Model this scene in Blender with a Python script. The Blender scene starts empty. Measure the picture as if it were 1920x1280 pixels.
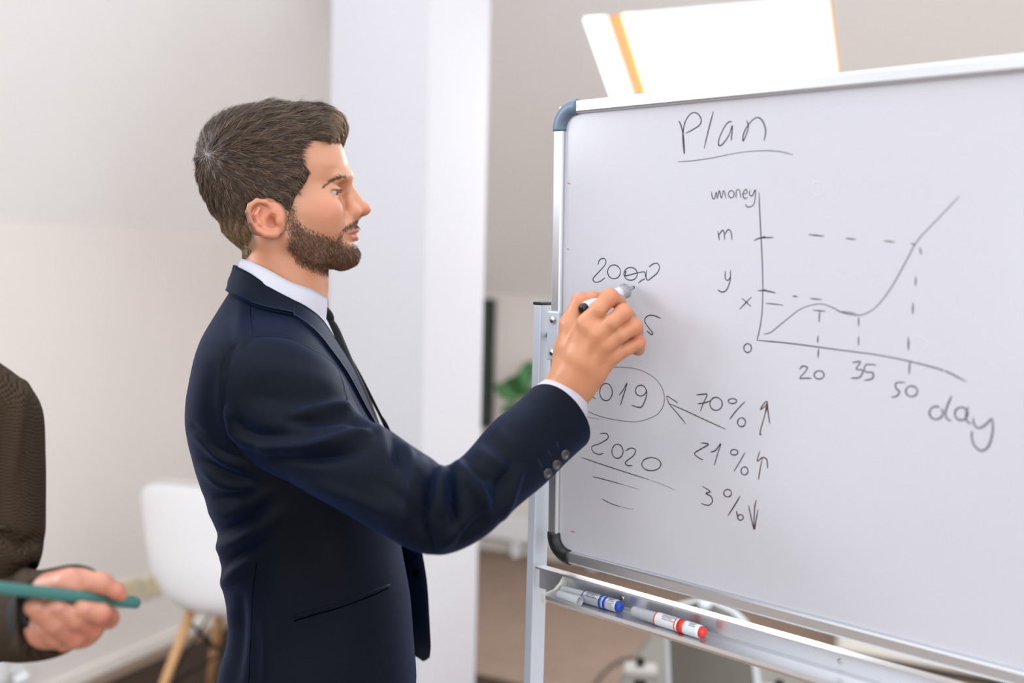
import bpy, bmesh, math, random
import numpy as np
from mathutils import Vector, Matrix
random.seed(7); rng = np.random.default_rng(7)
SC = bpy.context.scene
COL = SC.collection

# ---------------------------------------------------------------- camera, world, lights, exposure
FPX = 1920.0                       # focal length in pixels of the 1920 x 1280 frame (36 mm lens on 36 mm)
CAM_H = 1.58
PITCH, ROLL = math.radians(-4.57), math.radians(1.45)
_cp, _sp = math.cos(PITCH), math.sin(PITCH)
C_F = Vector((0, _cp, _sp)); _r0 = Vector((1, 0, 0)); _u0 = Vector((0, -_sp, _cp))
C_R = _r0 * math.cos(ROLL) + _u0 * math.sin(ROLL)
C_U = _u0 * math.cos(ROLL) - _r0 * math.sin(ROLL)
C_P = Vector((0, 0, CAM_H))
cam_data = bpy.data.cameras.new('camera'); cam = bpy.data.objects.new('camera', cam_data); COL.objects.link(cam)
cam.matrix_world = Matrix(((C_R.x, C_U.x, -C_F.x, C_P.x), (C_R.y, C_U.y, -C_F.y, C_P.y), (C_R.z, C_U.z, -C_F.z, C_P.z), (0, 0, 0, 1)))
cam_data.sensor_width = 36; cam_data.lens = 36; cam_data.clip_start = 0.05
cam_data.dof.use_dof = True; cam_data.dof.focus_distance = 1.33; cam_data.dof.aperture_fstop = 2.0
SC.camera = cam

world = bpy.data.worlds.new('sky'); SC.world = world; world.use_nodes = True
bg = world.node_tree.nodes['Background']
bg.inputs[0].default_value = (0.93, 0.965, 1.0, 1); bg.inputs[1].default_value = 1.5
FILL_L = 42.0  # watts of the fill lamp added over the left slope
SKY_W = 34.0                      # watts through the visible roof window and the added one to its right
SC.view_settings.view_transform = 'Standard'; SC.view_settings.look = 'None'
SC.view_settings.exposure = 0.58; SC.view_settings.gamma = 1.0; SC.view_settings.use_curve_mapping = False

def area(name, loc, target, sx, sy, power, color):
    l = bpy.data.lights.new(name, 'AREA'); l.shape = 'RECTANGLE'; l.size = sx; l.size_y = sy
    l.energy = power; l.color = color
    o = bpy.data.objects.new(name, l); COL.objects.link(o); o.location = loc
    o.rotation_euler = (Vector(target) - Vector(loc)).to_track_quat('-Z', 'Y').to_euler()
    return o


# ---------------------------------------------------------------- helpers
def V(px, py, d):                  # world point seen at a pixel of the frame at depth d
    return C_P + C_F * d + C_R * ((px - 960) / FPX * d) - C_U * ((py - 640) / FPX * d)
def ray(px, py): return (V(px, py, 1.0) - C_P)
def on_plane(px, py, p, n):
    r = ray(px, py); t = (Vector(p) - C_P).dot(n) / r.dot(n)
    return C_P + r * t
def s2l(c):                        # sRGB 0-255 to linear
    out = []
    for v in c:
        v /= 255.0; out.append(v / 12.92 if v <= 0.04045 else ((v + 0.055) / 1.055) ** 2.4)
    return tuple(out) + (1.0,)

def mat(name, rgb, rough=0.5, metal=0.0, spec=0.5, noise=0.0, scale=20.0, bump=0.0, bscale=None, sss=0.0, sheen=0.0, coat=0.0,
        vcol=None, stretch=None, trans=0.0, sheen_tint=None):
    m = bpy.data.materials.new(name); m.use_nodes = True
    nt = m.node_tree; b = nt.nodes['Principled BSDF']
    c = s2l(rgb)
    b.inputs['Base Color'].default_value = c
    b.inputs['Roughness'].default_value = rough; b.inputs['Metallic'].default_value = metal
    b.inputs['Specular IOR Level'].default_value = spec
    if sheen: b.inputs['Sheen Weight'].default_value = sheen; b.inputs['Sheen Roughness'].default_value = 0.5; b.inputs['Sheen Tint'].default_value = s2l(sheen_tint or (255, 255, 255))
    if coat: b.inputs['Coat Weight'].default_value = coat; b.inputs['Coat Roughness'].default_value = 0.08
    if trans: b.inputs['Transmission Weight'].default_value = trans
    if sss:
        b.inputs['Subsurface Weight'].default_value = sss
        b.inputs['Subsurface Radius'].default_value = (1.0, 0.35, 0.2); b.inputs['Subsurface Scale'].default_value = 0.006
    tc = nt.nodes.new('ShaderNodeTexCoord'); src = tc.outputs['Object']
    if stretch:
        mp = nt.nodes.new('ShaderNodeMapping'); mp.inputs['Scale'].default_value = stretch
        nt.links.new(src, mp.inputs['Vector']); src = mp.outputs['Vector']
    col = None
    if vcol:
        a = nt.nodes.new('ShaderNodeVertexColor'); a.layer_name = vcol; col = a.outputs['Color']
    if noise:
        n = nt.nodes.new('ShaderNodeTexNoise'); n.inputs['Scale'].default_value = scale; n.inputs['Detail'].default_value = 6
        nt.links.new(src, n.inputs['Vector'])
        mr = nt.nodes.new('ShaderNodeMapRange'); mr.inputs['To Min'].default_value = 1 - noise; mr.inputs['To Max'].default_value = 1 + noise
        nt.links.new(n.outputs['Fac'], mr.inputs['Value'])
        mx = nt.nodes.new('ShaderNodeMix'); mx.data_type = 'RGBA'; mx.blend_type = 'MULTIPLY'; mx.inputs[0].default_value = 1
        mx.inputs[6].default_value = c
        if col is not None: nt.links.new(col, mx.inputs[6])
        nt.links.new(mr.outputs['Result'], mx.inputs[7]); col = mx.outputs[2]
    if col is not None: nt.links.new(col, b.inputs['Base Color'])
    if bump:
        n2 = nt.nodes.new('ShaderNodeTexNoise'); n2.inputs['Scale'].default_value = bscale or scale * 4; n2.inputs['Detail'].default_value = 4
        nt.links.new(src, n2.inputs['Vector'])
        bp = nt.nodes.new('ShaderNodeBump'); bp.inputs['Strength'].default_value = bump; bp.inputs['Distance'].default_value = 0.002
        nt.links.new(n2.outputs['Fac'], bp.inputs['Height']); nt.links.new(bp.outputs['Normal'], b.inputs['Normal'])
    return m

def link(o, parent=None):
    COL.objects.link(o)
    if parent is not None: o.parent = parent
    return o
def mesh_obj(name, verts, faces, material, parent=None, smooth=True):
    me = bpy.data.meshes.new(name)
    me.from_pydata([tuple(v) for v in verts], [], [tuple(int(i) for i in f) for f in faces]); me.update()
    if smooth: me.polygons.foreach_set('use_smooth', [True] * len(me.polygons))
    if material is not None: me.materials.append(material)
    return link(bpy.data.objects.new(name, me), parent)
def fast_mesh(name, verts, quads, material, parent=None, smooth=True, per=4):
    verts = np.asarray(verts, np.float32); quads = np.asarray(quads, np.int32)
    me = bpy.data.meshes.new(name); me.vertices.add(len(verts)); me.vertices.foreach_set('co', verts.ravel())
    me.loops.add(len(quads) * per); me.loops.foreach_set('vertex_index', quads.ravel())
    me.polygons.add(len(quads)); me.polygons.foreach_set('loop_start', np.arange(len(quads), dtype=np.int32) * per)
    me.update(calc_edges=True); me.validate()
    if smooth: me.polygons.foreach_set('use_smooth', np.ones(len(me.polygons), bool))
    if material is not None: me.materials.append(material)
    return link(bpy.data.objects.new(name, me), parent)
def empty(name, loc=(0, 0, 0), label=None, cat=None, group=None):
    o = bpy.data.objects.new(name, None); COL.objects.link(o); o.location = loc; o.empty_display_size = 0.05
    return tag(o, label, cat, group)
def tag(o, label=None, cat=None, group=None, kind=None):
    if label: o['label'] = label
    if cat: o['category'] = cat
    if group: o['group'] = group
    if kind: o['kind'] = kind
    return o
def rel(o, parent):                # parent, keeping the world placement (parents here are only translated)
    o.parent = parent; o.location = Vector(o.location) - parent.location
    return o
def bm_obj(name, bm, material, parent=None, smooth=False):
    me = bpy.data.meshes.new(name); bm.normal_update(); bm.to_mesh(me); bm.free()
    if smooth: me.polygons.foreach_set('use_smooth', [True] * len(me.polygons))
    if material is not None: me.materials.append(material)
    return link(bpy.data.objects.new(name, me), parent)
def bm_box(bm, o, ax, ay, az, bevel=0.0, seg=2):
    """box with one corner at o and edge vectors ax, ay, az"""
    o, ax, ay, az = (Vector(v) for v in (o, ax, ay, az))
    vs = [bm.verts.new(o + ax * i + ay * j + az * k) for i in (0, 1) for j in (0, 1) for k in (0, 1)]
    fs = [bm.faces.new([vs[i] for i in q]) for q in ((0, 1, 3, 2), (4, 6, 7, 5), (0, 4, 5, 1), (2, 3, 7, 6), (0, 2, 6, 4), (1, 5, 7, 3))]
    bmesh.ops.recalc_face_normals(bm, faces=fs)
    if bevel:
        es = list({e for f in fs for e in f.edges})
        bmesh.ops.bevel(bm, geom=es, offset=bevel, segments=seg, affect='EDGES', profile=0.5)
def box(name, o, ax, ay, az, material, parent=None, bevel=0.0):
    bm = bmesh.new(); bm_box(bm, o, ax, ay, az, bevel)
    return bm_obj(name, bm, material, parent, smooth=False)
def catmull(pts, n=8, closed=False):
    P = np.asarray(pts, float); out = []
    N = len(P)
    if N == 2 and not closed:
        return np.array([P[0] + (P[1] - P[0]) * t for t in np.linspace(0, 1, n + 1)])
    rngN = N if closed else N - 1
    for i in range(rngN):
        p0 = P[(i - 1) % N] if (closed or i > 0) else 2 * P[0] - P[1]
        p1 = P[i]; p2 = P[(i + 1) % N]
        p3 = P[(i + 2) % N] if (closed or i + 2 < N) else 2 * P[-1] - P[-2]
        for t in np.linspace(0, 1, n, endpoint=False):
            out.append(0.5 * (2 * p1 + (p2 - p0) * t + (2 * p0 - 5 * p1 + 4 * p2 - p3) * t * t + (3 * p1 - p0 - 3 * p2 + p3) * t ** 3))
    if not closed: out.append(P[-1])
    return np.array(out)
def nrm(v): v = np.asarray(v, float); return v / (np.linalg.norm(v, axis=-1, keepdims=True) + 1e-12)
def frames(path, ref):
    T = nrm(np.gradient(path, axis=0)); R = np.asarray(ref, float)
    A = []
    for t in T:
        a = R - t * np.dot(R, t); a /= np.linalg.norm(a) + 1e-12; A.append(a)
        R = a
    A = np.array(A); B = np.cross(T, A)
    return T, A, B
def tube_data(path, radii, sides=10, ref=(0, 0, 1), cap=True, flat=1.0):
    path = np.asarray(path, float); n = len(path); radii = np.broadcast_to(np.asarray(radii, float), (n,))
    T, A, B = frames(path, ref)
    th = np.arange(sides) * 2 * np.pi / sides
    v = path[:, None, :] + radii[:, None, None] * (np.cos(th)[None, :, None] * A[:, None, :] + flat * np.sin(th)[None, :, None] * B[:, None, :])
    v = v.reshape(-1, 3).tolist(); f = []
    for i in range(n - 1):
        for j in range(sides):
            k = (j + 1) % sides
            f.append((i * sides + j, i * sides + k, (i + 1) * sides + k, (i + 1) * sides + j))
    if cap:
        v.append(path[0].tolist()); c0 = len(v) - 1; v.append(path[-1].tolist()); c1 = len(v) - 1
        for j in range(sides):
            k = (j + 1) % sides
            f.append((c0, k, j)); f.append((c1, (n - 1) * sides + j, (n - 1) * sides + k))
    return v, f
def tube(name, path, radii, material, parent=None, sides=10, ref=(0, 0, 1), cap=True, flat=1.0):
    v, f = tube_data(path, radii, sides, ref, cap, flat)
    return mesh_obj(name, v, f, material, parent)
def lathe(name, p0, p1, prof, material, parent=None, sides=24):
    """prof: list of (t along p0-p1 in metres, radius)"""
    p0 = np.array(p0, float); d = nrm(np.array(p1, float) - p0)
    path = np.array([p0 + d * t for t, r in prof]); ref = (0, 0, 1) if abs(d[2]) < .9 else (1, 0, 0)
    a = np.array(ref) - d * d[list(ref).index(1)]; a = nrm(a); b = np.cross(d, a)
    th = np.arange(sides) * 2 * np.pi / sides; v = []
    for q, (t, r) in zip(path, prof):
        v += [(q + r * (math.cos(x) * a + math.sin(x) * b)).tolist() for x in th]
    f = []
    n = len(prof)
    for i in range(n - 1):
        for j in range(sides):
            k = (j + 1) % sides; f.append((i * sides + j, i * sides + k, (i + 1) * sides + k, (i + 1) * sides + j))
    f.append(tuple(range(sides))[::-1]); f.append(tuple(range((n - 1) * sides, n * sides)))
    return mesh_obj(name, v, f, material, parent)
def join_data(*vf):
    V_, F_ = [], []
    for v, f in vf:
        o = len(V_); V_ += [tuple(x) for x in v]; F_ += [tuple(i + o for i in q) for q in f]
    return V_, F_
# ---------------------------------------------------------------- the room: attic with knee walls, sloping ceilings, a pillar
A_ROOM = math.radians(26)
E1 = Vector((math.sin(A_ROOM), math.cos(A_ROOM), 0)); E2 = Vector((math.cos(A_ROOM), -math.sin(A_ROOM), 0)); UP = Vector((0, 0, 1))
M_wall = mat('plaster_wall', (226, 218, 213), 0.9, noise=0.02, scale=3, bump=0.08, bscale=180, spec=0.2)
M_ceil = mat('plaster_ceiling', (245, 243, 242), 0.9, noise=0.015, scale=3, bump=0.06, bscale=160, spec=0.2)
M_pillar = mat('pillar_paint', (205, 204, 210), 0.85, noise=0.01, scale=4, bump=0.05, bscale=160, spec=0.2)
M_floor = mat('brown_carpet_floor', (136, 116, 102), 0.8, noise=0.22, scale=9, bump=0.3, bscale=420, spec=0.2)
M_base = mat('baseboard_white', (226, 219, 212), 0.5)
FL0 = on_plane(408, 1166, (0, 0, 0), UP)            # floor line of the left wall
FB0 = on_plane(950, 1034, (0, 0, 0), UP)            # floor line of the back wall
k = (FB0 - FL0).dot(E1)
CORNER = FL0 + E1 * k                               # where the two walls meet, behind the pillar
H_L = 1.665; H_B = 1.395
T = 0.12
def st(o): return tag(o, kind='structure')
st(box('floor', Vector((-9, -7, -0.1)), Vector((18, 0, 0)), Vector((0, 17, 0)), Vector((0, 0, 0.1)), M_floor))
st(box('wall_left', CORNER + E1 * T, -E1 * 9.0, -E2 * T, UP * H_L, M_wall))
st(box('wall_back', CORNER, E2 * 9, E1 * T, UP * H_B, M_wall))
# sloping ceilings
AL = math.radians(62); AB = math.radians(37)
sl = (E2 * math.cos(AL) + UP * math.sin(AL)); nl = (-E2 * math.sin(AL) + UP * math.cos(AL))
LSL = 1.45
P_LL = CORNER + UP * H_L; L0, L1, K0, K1 = -5.6, -4.2, 0.16, 1.16          # unseen roof window added in the left slope, beside the camera, for fill
bm = bmesh.new()
for a_, b_, c_, d_ in ((-9.0, L0, 0, LSL), (L1, 0.6, 0, LSL), (L0, L1, 0, K0), (L0, L1, K1, LSL)):
    bm_box(bm, P_LL + E1 * a_ + sl * c_, E1 * (b_ - a_), sl * (d_ - c_), nl * 0.14)
st(bm_obj('ceiling', bm, M_ceil))
sb = (-E1 * math.cos(AB) + UP * math.sin(AB)); nb = (E1 * math.sin(AB) + UP * math.cos(AB))
P_SL = CORNER + UP * H_B
tl = on_plane(1092, 28, P_SL, nb); tr = on_plane(1558, -1, P_SL, nb)
u0 = (tl - P_SL).dot(E2); u1 = (tr - P_SL).dot(E2); v1 = ((tl - P_SL).dot(sb) + (tr - P_SL).dot(sb)) / 2; v0 = v1 - 1.25
THK = 0.30; LSB = v1 + 0.35
bm = bmesh.new()
def slab(ua, ub, va, vb): bm_box(bm, P_SL + E2 * ua + sb * va, E2 * (ub - ua), sb * (vb - va), nb * THK)
u2, u3 = u1 + 1.0, u1 + 1.0 + (u1 - u0)                     # an unseen roof window added further right, to light the face
slab(-1.2, u0, 0, LSB); slab(u1, u2, 0, LSB); slab(u3, 9, 0, LSB)
for a_, b_ in ((u0, u1), (u2, u3)): slab(a_, b_, 0, v0); slab(a_, b_, v1, LSB)
st(bm_obj('ceiling_slope', bm, M_ceil))
# roof window: wooden frame and pane, set at the outer face of the opening
M_wood = mat('pine_frame', (235, 178, 110), 0.45, noise=0.12, scale=6, stretch=(1, 1, 12))
M_glass = bpy.data.materials.new('window_glass'); M_glass.use_nodes = True
_nt = M_glass.node_tree; _nt.nodes.clear()
_o = _nt.nodes.new('ShaderNodeOutputMaterial'); _m = _nt.nodes.new('ShaderNodeMixShader'); _t = _nt.nodes.new('ShaderNodeBsdfTransparent'); _g = _nt.nodes.new('ShaderNodeBsdfGlossy')
_g.inputs['Roughness'].default_value = 0.02; _m.inputs[0].default_value = 0.05; _t.inputs[0].default_value = (0.97, 0.98, 0.98, 1)
_nt.links.new(_t.outputs[0], _m.inputs[1]); _nt.links.new(_g.outputs[0], _m.inputs[2]); _nt.links.new(_m.outputs[0], _o.inputs[0])
fw, fd = 0.055, 0.07; zo = THK - 0.10
for k_, (ua_, ub_) in enumerate(((u0, u1), (u2, u3))):
    win = empty('window_%d' % (k_ + 1), P_SL + E2 * (ua_ + ub_) / 2 + sb * v0); tag(win, kind='structure')
    def wb(name, ua, ub, va, vb, z0, z1, m, bev=0.004):
        o = box(name, P_SL + E2 * ua + sb * va + nb * z0, E2 * (ub - ua), sb * (vb - va), nb * (z1 - z0), m, None, bev); rel(o, win); return o
    wb('window_frame', ua_, ua_ + fw, v0, v1, zo, zo + fd, M_wood); wb('window_frame', ub_ - fw, ub_, v0, v1, zo, zo + fd, M_wood)
    wb('window_frame', ua_ + fw, ub_ - fw, v0, v0 + fw, zo, zo + fd, M_wood); wb('window_frame', ua_ + fw, ub_ - fw, v1 - fw, v1, zo, zo + fd, M_wood)
    wb('pane', ua_ + fw, ub_ - fw, v0 + fw, v1 - fw, zo + 0.03, zo + 0.034, M_glass, 0)
    c_ = P_SL + E2 * (ua_ + ub_) / 2 + sb * (v0 + v1) / 2 + nb * (THK + 0.25)      # daylight through the first roof window, added fill through the second
    area('roof_window_lamp', c_, c_ - nb, ub_ - ua_, v1 - v0, SKY_W, (0.92, 0.96, 1.0))
win = empty('window_3', P_LL + E1 * (L0 + L1) / 2 + sl * K0); tag(win, kind='structure')  # unseen window, added to let in bluish fill light
def wl(name, ua, ub, va, vb, z0, z1, m, bev=0.004):
    o = box(name, P_LL + E1 * ua + sl * va + nl * z0, E1 * (ub - ua), sl * (vb - va), nl * (z1 - z0), m, None, bev); rel(o, win)
wl('window_frame', L0, L0 + fw, K0, K1, .05, .12, M_wood); wl('window_frame', L1 - fw, L1, K0, K1, .05, .12, M_wood)
wl('window_frame', L0 + fw, L1 - fw, K0, K0 + fw, .05, .12, M_wood); wl('window_frame', L0 + fw, L1 - fw, K1 - fw, K1, .05, .12, M_wood)
wl('pane', L0 + fw, L1 - fw, K0 + fw, K1 - fw, .08, .084, M_glass, 0)
c_ = P_LL + E1 * (L0 + L1) / 2 + sl * (K0 + K1) / 2 + nl * .40
area('roof_window_lamp', c_, c_ - nl, L1 - L0, K1 - K0, FILL_L, (0.80, 0.90, 1.0))  # fill lamp added outside the left opening
# pillar
def px_plan(px, d): return V(px, 480, d)
pm = px_plan(798, 3.0); pm = Vector((pm.x, pm.y, 0))
st(box('pillar', pm, -E2 * 0.347, E1 * 0.375, UP * 3.4, M_pillar, None, 0.004))
# baseboards
st(box('baseboard_left', CORNER, -E1 * 8.8, E2 * 0.016, UP * 0.05, M_base, None, 0.004))
st(box('baseboard_back', CORNER + E2 * 0.016, E2 * 8, -E1 * 0.016, UP * 0.06, M_base, None, 0.004))
# ---------------------------------------------------------------- whiteboard on its stand
YAW_B = 0.72248; TILT_B = 0.02277; HB = 0.62; WB = 0.94
BD = Vector((math.cos(YAW_B), -math.sin(YAW_B), 0)); BN0 = Vector((-math.sin(YAW_B), -math.cos(YAW_B), 0))
BU = UP * math.cos(TILT_B) + BN0 * math.sin(TILT_B); BN = BN0 * math.cos(TILT_B) - UP * math.sin(TILT_B)
BM = Vector((0.05488, 1.38689, CAM_H - 0.10053)) + BD * (WB / 2)      # board centre
def Bp(u, v, w=0.0): return BM + BD * (u - WB / 2) + BU * v + BN * w    # u from left edge, v from mid height, w toward the viewer
M_white = mat('enamel_white', (190, 189, 196), 0.16, spec=0.5, noise=0.012, scale=5)
M_alu = mat('brushed_aluminium', (206, 208, 212), 0.34, metal=0.9, noise=0.05, scale=14, stretch=(40, 40, 40))
M_alu_l = mat('satin_aluminium', (222, 223, 227), 0.28, metal=0.85)
M_grey_pl = mat('blue_grey_plastic', (96, 112, 132), 0.4)
M_black_pl = mat('black_plastic', (24, 26, 28), 0.4)
M_post = mat('grey_powder_coat', (196, 203, 214), 0.4, metal=0.25)
M_postside = M_post
M_steel = mat('steel', (190, 192, 195), 0.25, metal=1.0)
board = empty('whiteboard', Bp(WB / 2, -HB / 2), 'aluminium framed whiteboard with handwritten plan, graph and percentages', 'whiteboard')
FW = 0.0175; FD = 0.010
def bpart(name, ua, ub, va, vb, w0, w1, m, bev=0.002, parent=None):
    o = box(name, Bp(ua, va, w0), BD * (ub - ua), BU * (vb - va), BN * (w1 - w0), m, None, bev); rel(o, parent or board); return o
bpart('panel', 0.006, WB - 0.006, -HB / 2 + 0.006, HB / 2 - 0.006, -0.012, 0.0, M_white, 0.0)
CR = 0.036
for s in (0, 1):
    ua, ub = (0.001, FW) if s == 0 else (WB - FW, WB - 0.001)
    bpart('side_rail', ua, ub, -HB / 2 + CR, HB / 2 - CR, -0.014, FD - 0.003, M_alu, 0.003)
bpart('top_rail', CR, WB - CR, HB / 2 - FW, HB / 2 - 0.001, -0.014, FD - 0.003, M_alu, 0.003)
bpart('bottom_rail', CR, WB - CR, -HB / 2 + 0.001, -HB / 2 + FW, -0.014, FD - 0.003, M_alu, 0.003)
def corner_cap(cu, cv, su, sv, m):
    # quarter bend of a rounded bar
    R = CR - FW / 2; prof = []
    hw, w0, w1 = FW / 2 + 0.0012, -0.0155, FD
    sec = [(-hw, w0), (-hw, w1 - .006), (-hw + .004, w1 - .001), (0, w1), (hw - .004, w1 - .001), (hw, w1 - .006), (hw, w0)]
    path = [(CR + 0.002, FW / 2, 0, 1)]                               # (du, dv, normal du, normal dv) from the corner, inward positive
    for a in np.linspace(0, math.pi / 2, 11):
        path.append((CR - R * math.sin(a), CR - R * math.cos(a), math.sin(a) * -1, math.cos(a) * -1))
    path = [(CR + 0.002, FW / 2, 0, -1)] + path[1:] + [(FW / 2, CR + 0.002, -1, 0)]
    v, f = [], []
    for du, dv, nu, nv in path:
        for h, w in sec:
            uu, vv = du - nu * h * -1, dv - nv * h * -1
            v.append(Bp(cu + su * uu, cv + sv * vv, w))
    n = len(sec)
    for i in range(len(path) - 1):
        for j in range(n):
            kk = (j + 1) % n; f.append((i * n + j, i * n + kk, (i + 1) * n + kk, (i + 1) * n + j))
    f.append(tuple(range(n))); f.append(tuple(range((len(path) - 1) * n, len(path) * n)))
    o = mesh_obj('corner_cap', v, f, m, None, True); rel(o, board)
    bm = bmesh.new(); bm.from_mesh(o.data); bmesh.ops.recalc_face_normals(bm, faces=bm.faces); bm.to_mesh(o.data); bm.free()
    return o
corner_cap(0, HB / 2, 1, -1, M_grey_pl); corner_cap(0, -HB / 2, 1, 1, M_black_pl)
corner_cap(WB, HB / 2, -1, -1, M_grey_pl); corner_cap(WB, -HB / 2, -1, 1, M_black_pl)

# ---- handwriting: strokes of marker ink lying on the panel
def to_board(px, py):
    p = on_plane(px, py, Bp(0, 0), BN); d = p - Bp(0, 0); return d.dot(BD), d.dot(BU)
INK_G = mat('ink_green_black', (50, 62, 58), 0.6); INK_M = mat('ink_maroon_black', (50, 36, 46), 0.6)
INK_B = mat('ink_brown', (72, 48, 44), 0.6); INK_S = mat('ink_faded', (140, 138, 142), 0.6); INK_R = mat('ink_red', (200, 70, 60), 0.6)
def ell(cx, cy, rx, ry, a0=20, a1=385, n=16):
    return [(cx + rx * math.cos(math.radians(a)), cy - ry * math.sin(math.radians(a))) for a in np.linspace(a0, a1, n)]
def ink(name, strokes, m, conv, width=0.0023):
    word = bpy.data.objects.new(name, None); COL.objects.link(word); word.parent = board; word.empty_display_size = .02
    word.location = -board.location
    for si, s in enumerate(strokes):
        v, f = [], []
        pts = [to_board(*conv(*p)) for p in s]
        c = catmull(pts, 10); wid = width * 0.70
        keep = [0] + [i for i in range(1, len(c)) if np.linalg.norm(c[i] - c[i - 1]) > 1e-7]
        c = c[keep]
        t = nrm(np.gradient(c, axis=0)); nn = np.stack([-t[:, 1], t[:, 0]], 1)
        N = len(c)
        for i in range(N):
            e = min(i, N - 1 - i); w = wid / 2 * (0.55 + 0.45 * min(1, e / 4.0)) * (1 + 0.12 * math.sin(i * 0.13 + si))
            for h, z in ((-w, 0.00005), (-w * .8, 0.0002), (w * .8, 0.0002), (w, 0.00005)):
                v.append(Bp(c[i, 0] + nn[i, 0] * h, c[i, 1] + nn[i, 1] * h, z + 0.00002 * (si % 3)))
        for i in range(N - 1):
            for j in range(3):
                f.append((i * 4 + j, i * 4 + j + 1, (i + 1) * 4 + j + 1, (i + 1) * 4 + j))
        o = mesh_obj('ink_stroke', v, f, m, word, False)
    return word
z8 = lambda x, y: (1240 + x / 1.828, 160 + y / 1.828)
zp = lambda x, y: (1240 + x / 3.877, 680 + y / 3.877)
z2 = lambda x, y: (960 + x / 4.0, 460 + y / 4.0)
z4 = lambda x, y: (1020 + x / 2.286, 460 + y / 2.286)
zt3 = lambda x, y: (1240 + x / 3.2, 160 + y / 3.2)
ink('handwritten_title', [[(105, 213), (118, 240), (132, 300), (138, 370), (138, 410), (132, 360), (130, 290), (145, 215), (180, 168), (215, 168), (238, 200), (232, 235), (195, 262), (145, 288)],
    [(312, 157), (285, 260), (257, 378)], [(424, 217), (398, 224), (368, 270), (346, 325), (346, 360), (368, 352), (405, 300), (426, 242), (424, 285), (419, 332)],
    [(512, 210), (522, 250), (508, 300), (490, 334), (494, 290), (520, 240), (555, 202), (585, 194), (612, 222), (626, 275), (616, 334)]], INK_M, zt3, 0.0022)
ink('title_underline', [[(98, 459), (180, 453), (300, 436), (420, 412), (530, 396), (640, 392), (720, 399), (790, 417)]], mat('ink_slate', (96, 98, 104), 0.6), zt3, 0.0016)
ink('ghost_mark', [ell(940, 620, 38, 42, 60, 400), [(1075, 565), (1050, 670)]], mat('ink_ghost', (194, 193, 200), 0.2), zt3, 0.003)
ink('ghost_mark', [[(1700, 640), (1722, 632), (1738, 645), (1712, 690), (1740, 688)], [(1762, 632), (1752, 665), (1778, 668)], [(1776, 640), (1770, 700)]], mat('ink_ghost_pale', (194, 193, 200), 0.2), lambda x, y: (x, y), 0.003)
ink('handwritten_money', [[(172, 364), (175, 384), (182, 388), (188, 366), (190, 388)], [(192, 388), (199, 361), (206, 386), (214, 360), (222, 388)],
    ell(240, 373, 10, 12), [(256, 387), (258, 360), (268, 360), (273, 386)], [(280, 373), (294, 368), (290, 356), (280, 370), (284, 387), (297, 384)],
    [(305, 358), (302, 374), (312, 378), (322, 358), (322, 385), (315, 410), (298, 417), (288, 408)]], INK_M, z8, 0.0018)
ink('graph_axes', [[(335, 367), (338, 450), (344, 560), (348, 680), (345, 780), (336, 840), (328, 874)],
    [(328, 873), (450, 885), (600, 905), (750, 925), (870, 950), (970, 978), (1045, 1015)]], INK_M, z8, 0.0019)
ink('graph_curve', [[(350, 852), (375, 846), (420, 810), (480, 765), (540, 749), (580, 758), (620, 778), (665, 787), (700, 782), (740, 755), (790, 690), (840, 600), (880, 530), (950, 455), (1022, 379)],
    [(606, 775), (640, 777), (668, 783)]], mat('ink_grey_maroon', (98, 90, 98), 0.6), z8, 0.0018)
ink('graph_dashes', [[(317, 532), (340, 523), (385, 521)], [(345, 521), (357, 517)], [(505, 511), (558, 517)], [(632, 524), (667, 528)], [(763, 533), (801, 537)], [(855, 541), (870, 546)],
    [(330, 703), (360, 704), (392, 711)], [(352, 699), (370, 708)], [(450, 722), (468, 724)], [(510, 730), (550, 734)], [(358, 746), (418, 753)],
    [(520, 770), (563, 774)], [(543, 770), (541, 812)], [(537, 858), (536, 882)], [(539, 902), (537, 933)],
    [(676, 795), (677, 825)], [(676, 860), (676, 892)],
    [(886, 555), (891, 580)], [(873, 656), (871, 687)], [(863, 745), (862, 783)], [(847, 862), (847, 907)], [(852, 947), (849, 990)]], INK_M, z8, 0.0021)
ink('axis_letters', [[(194, 499), (199, 530)], [(198, 512), (209, 497), (215, 503), (217, 530)], [(218, 510), (229, 494), (239, 503), (242, 530)],
    [(220, 635), (219, 660), (228, 668), (238, 655)], [(237, 632), (236, 668), (224, 700), (208, 708), (193, 700)],
    [(275, 728), (308, 758)], [(309, 725), (268, 767)], ell(296, 900, 13, 15)], INK_M, z8, 0.0021)
ink('axis_numbers', [[(474, 974), (484, 962), (500, 966), (494, 980), (475, 1003), (492, 1003), (515, 1004)], ell(541, 992, 17, 14),
    [(655, 950), (682, 947), (668, 972), (690, 976), (680, 1000), (650, 1003)], [(737, 958), (702, 957), (698, 980), (725, 985), (722, 1005), (695, 1011)],
    [(836, 1018), (806, 1019), (804, 1036), (816, 1050), (806, 1065), (788, 1068)], ell(858, 1048, 20, 18)], INK_M, z8, 0.0021)
ink('handwritten_day', [ell(942, 1122, 23, 22, 60, 400), [(995, 1064), (978, 1105), (974, 1130), (984, 1147), (994, 1146)],
    ell(1028, 1125, 22, 22, 40, 400), [(1052, 1100), (1044, 1128), (1048, 1150), (1062, 1160)],
    [(1068, 1138), (1074, 1165), (1092, 1174), (1114, 1160), (1132, 1140)], [(1134, 1140), (1136, 1185), (1122, 1235), (1098, 1252), (1074, 1235), (1064, 1205), (1066, 1183)]],
    mat('ink_grey', (92, 84, 90), 0.6), z8, 0.0028)
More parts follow.
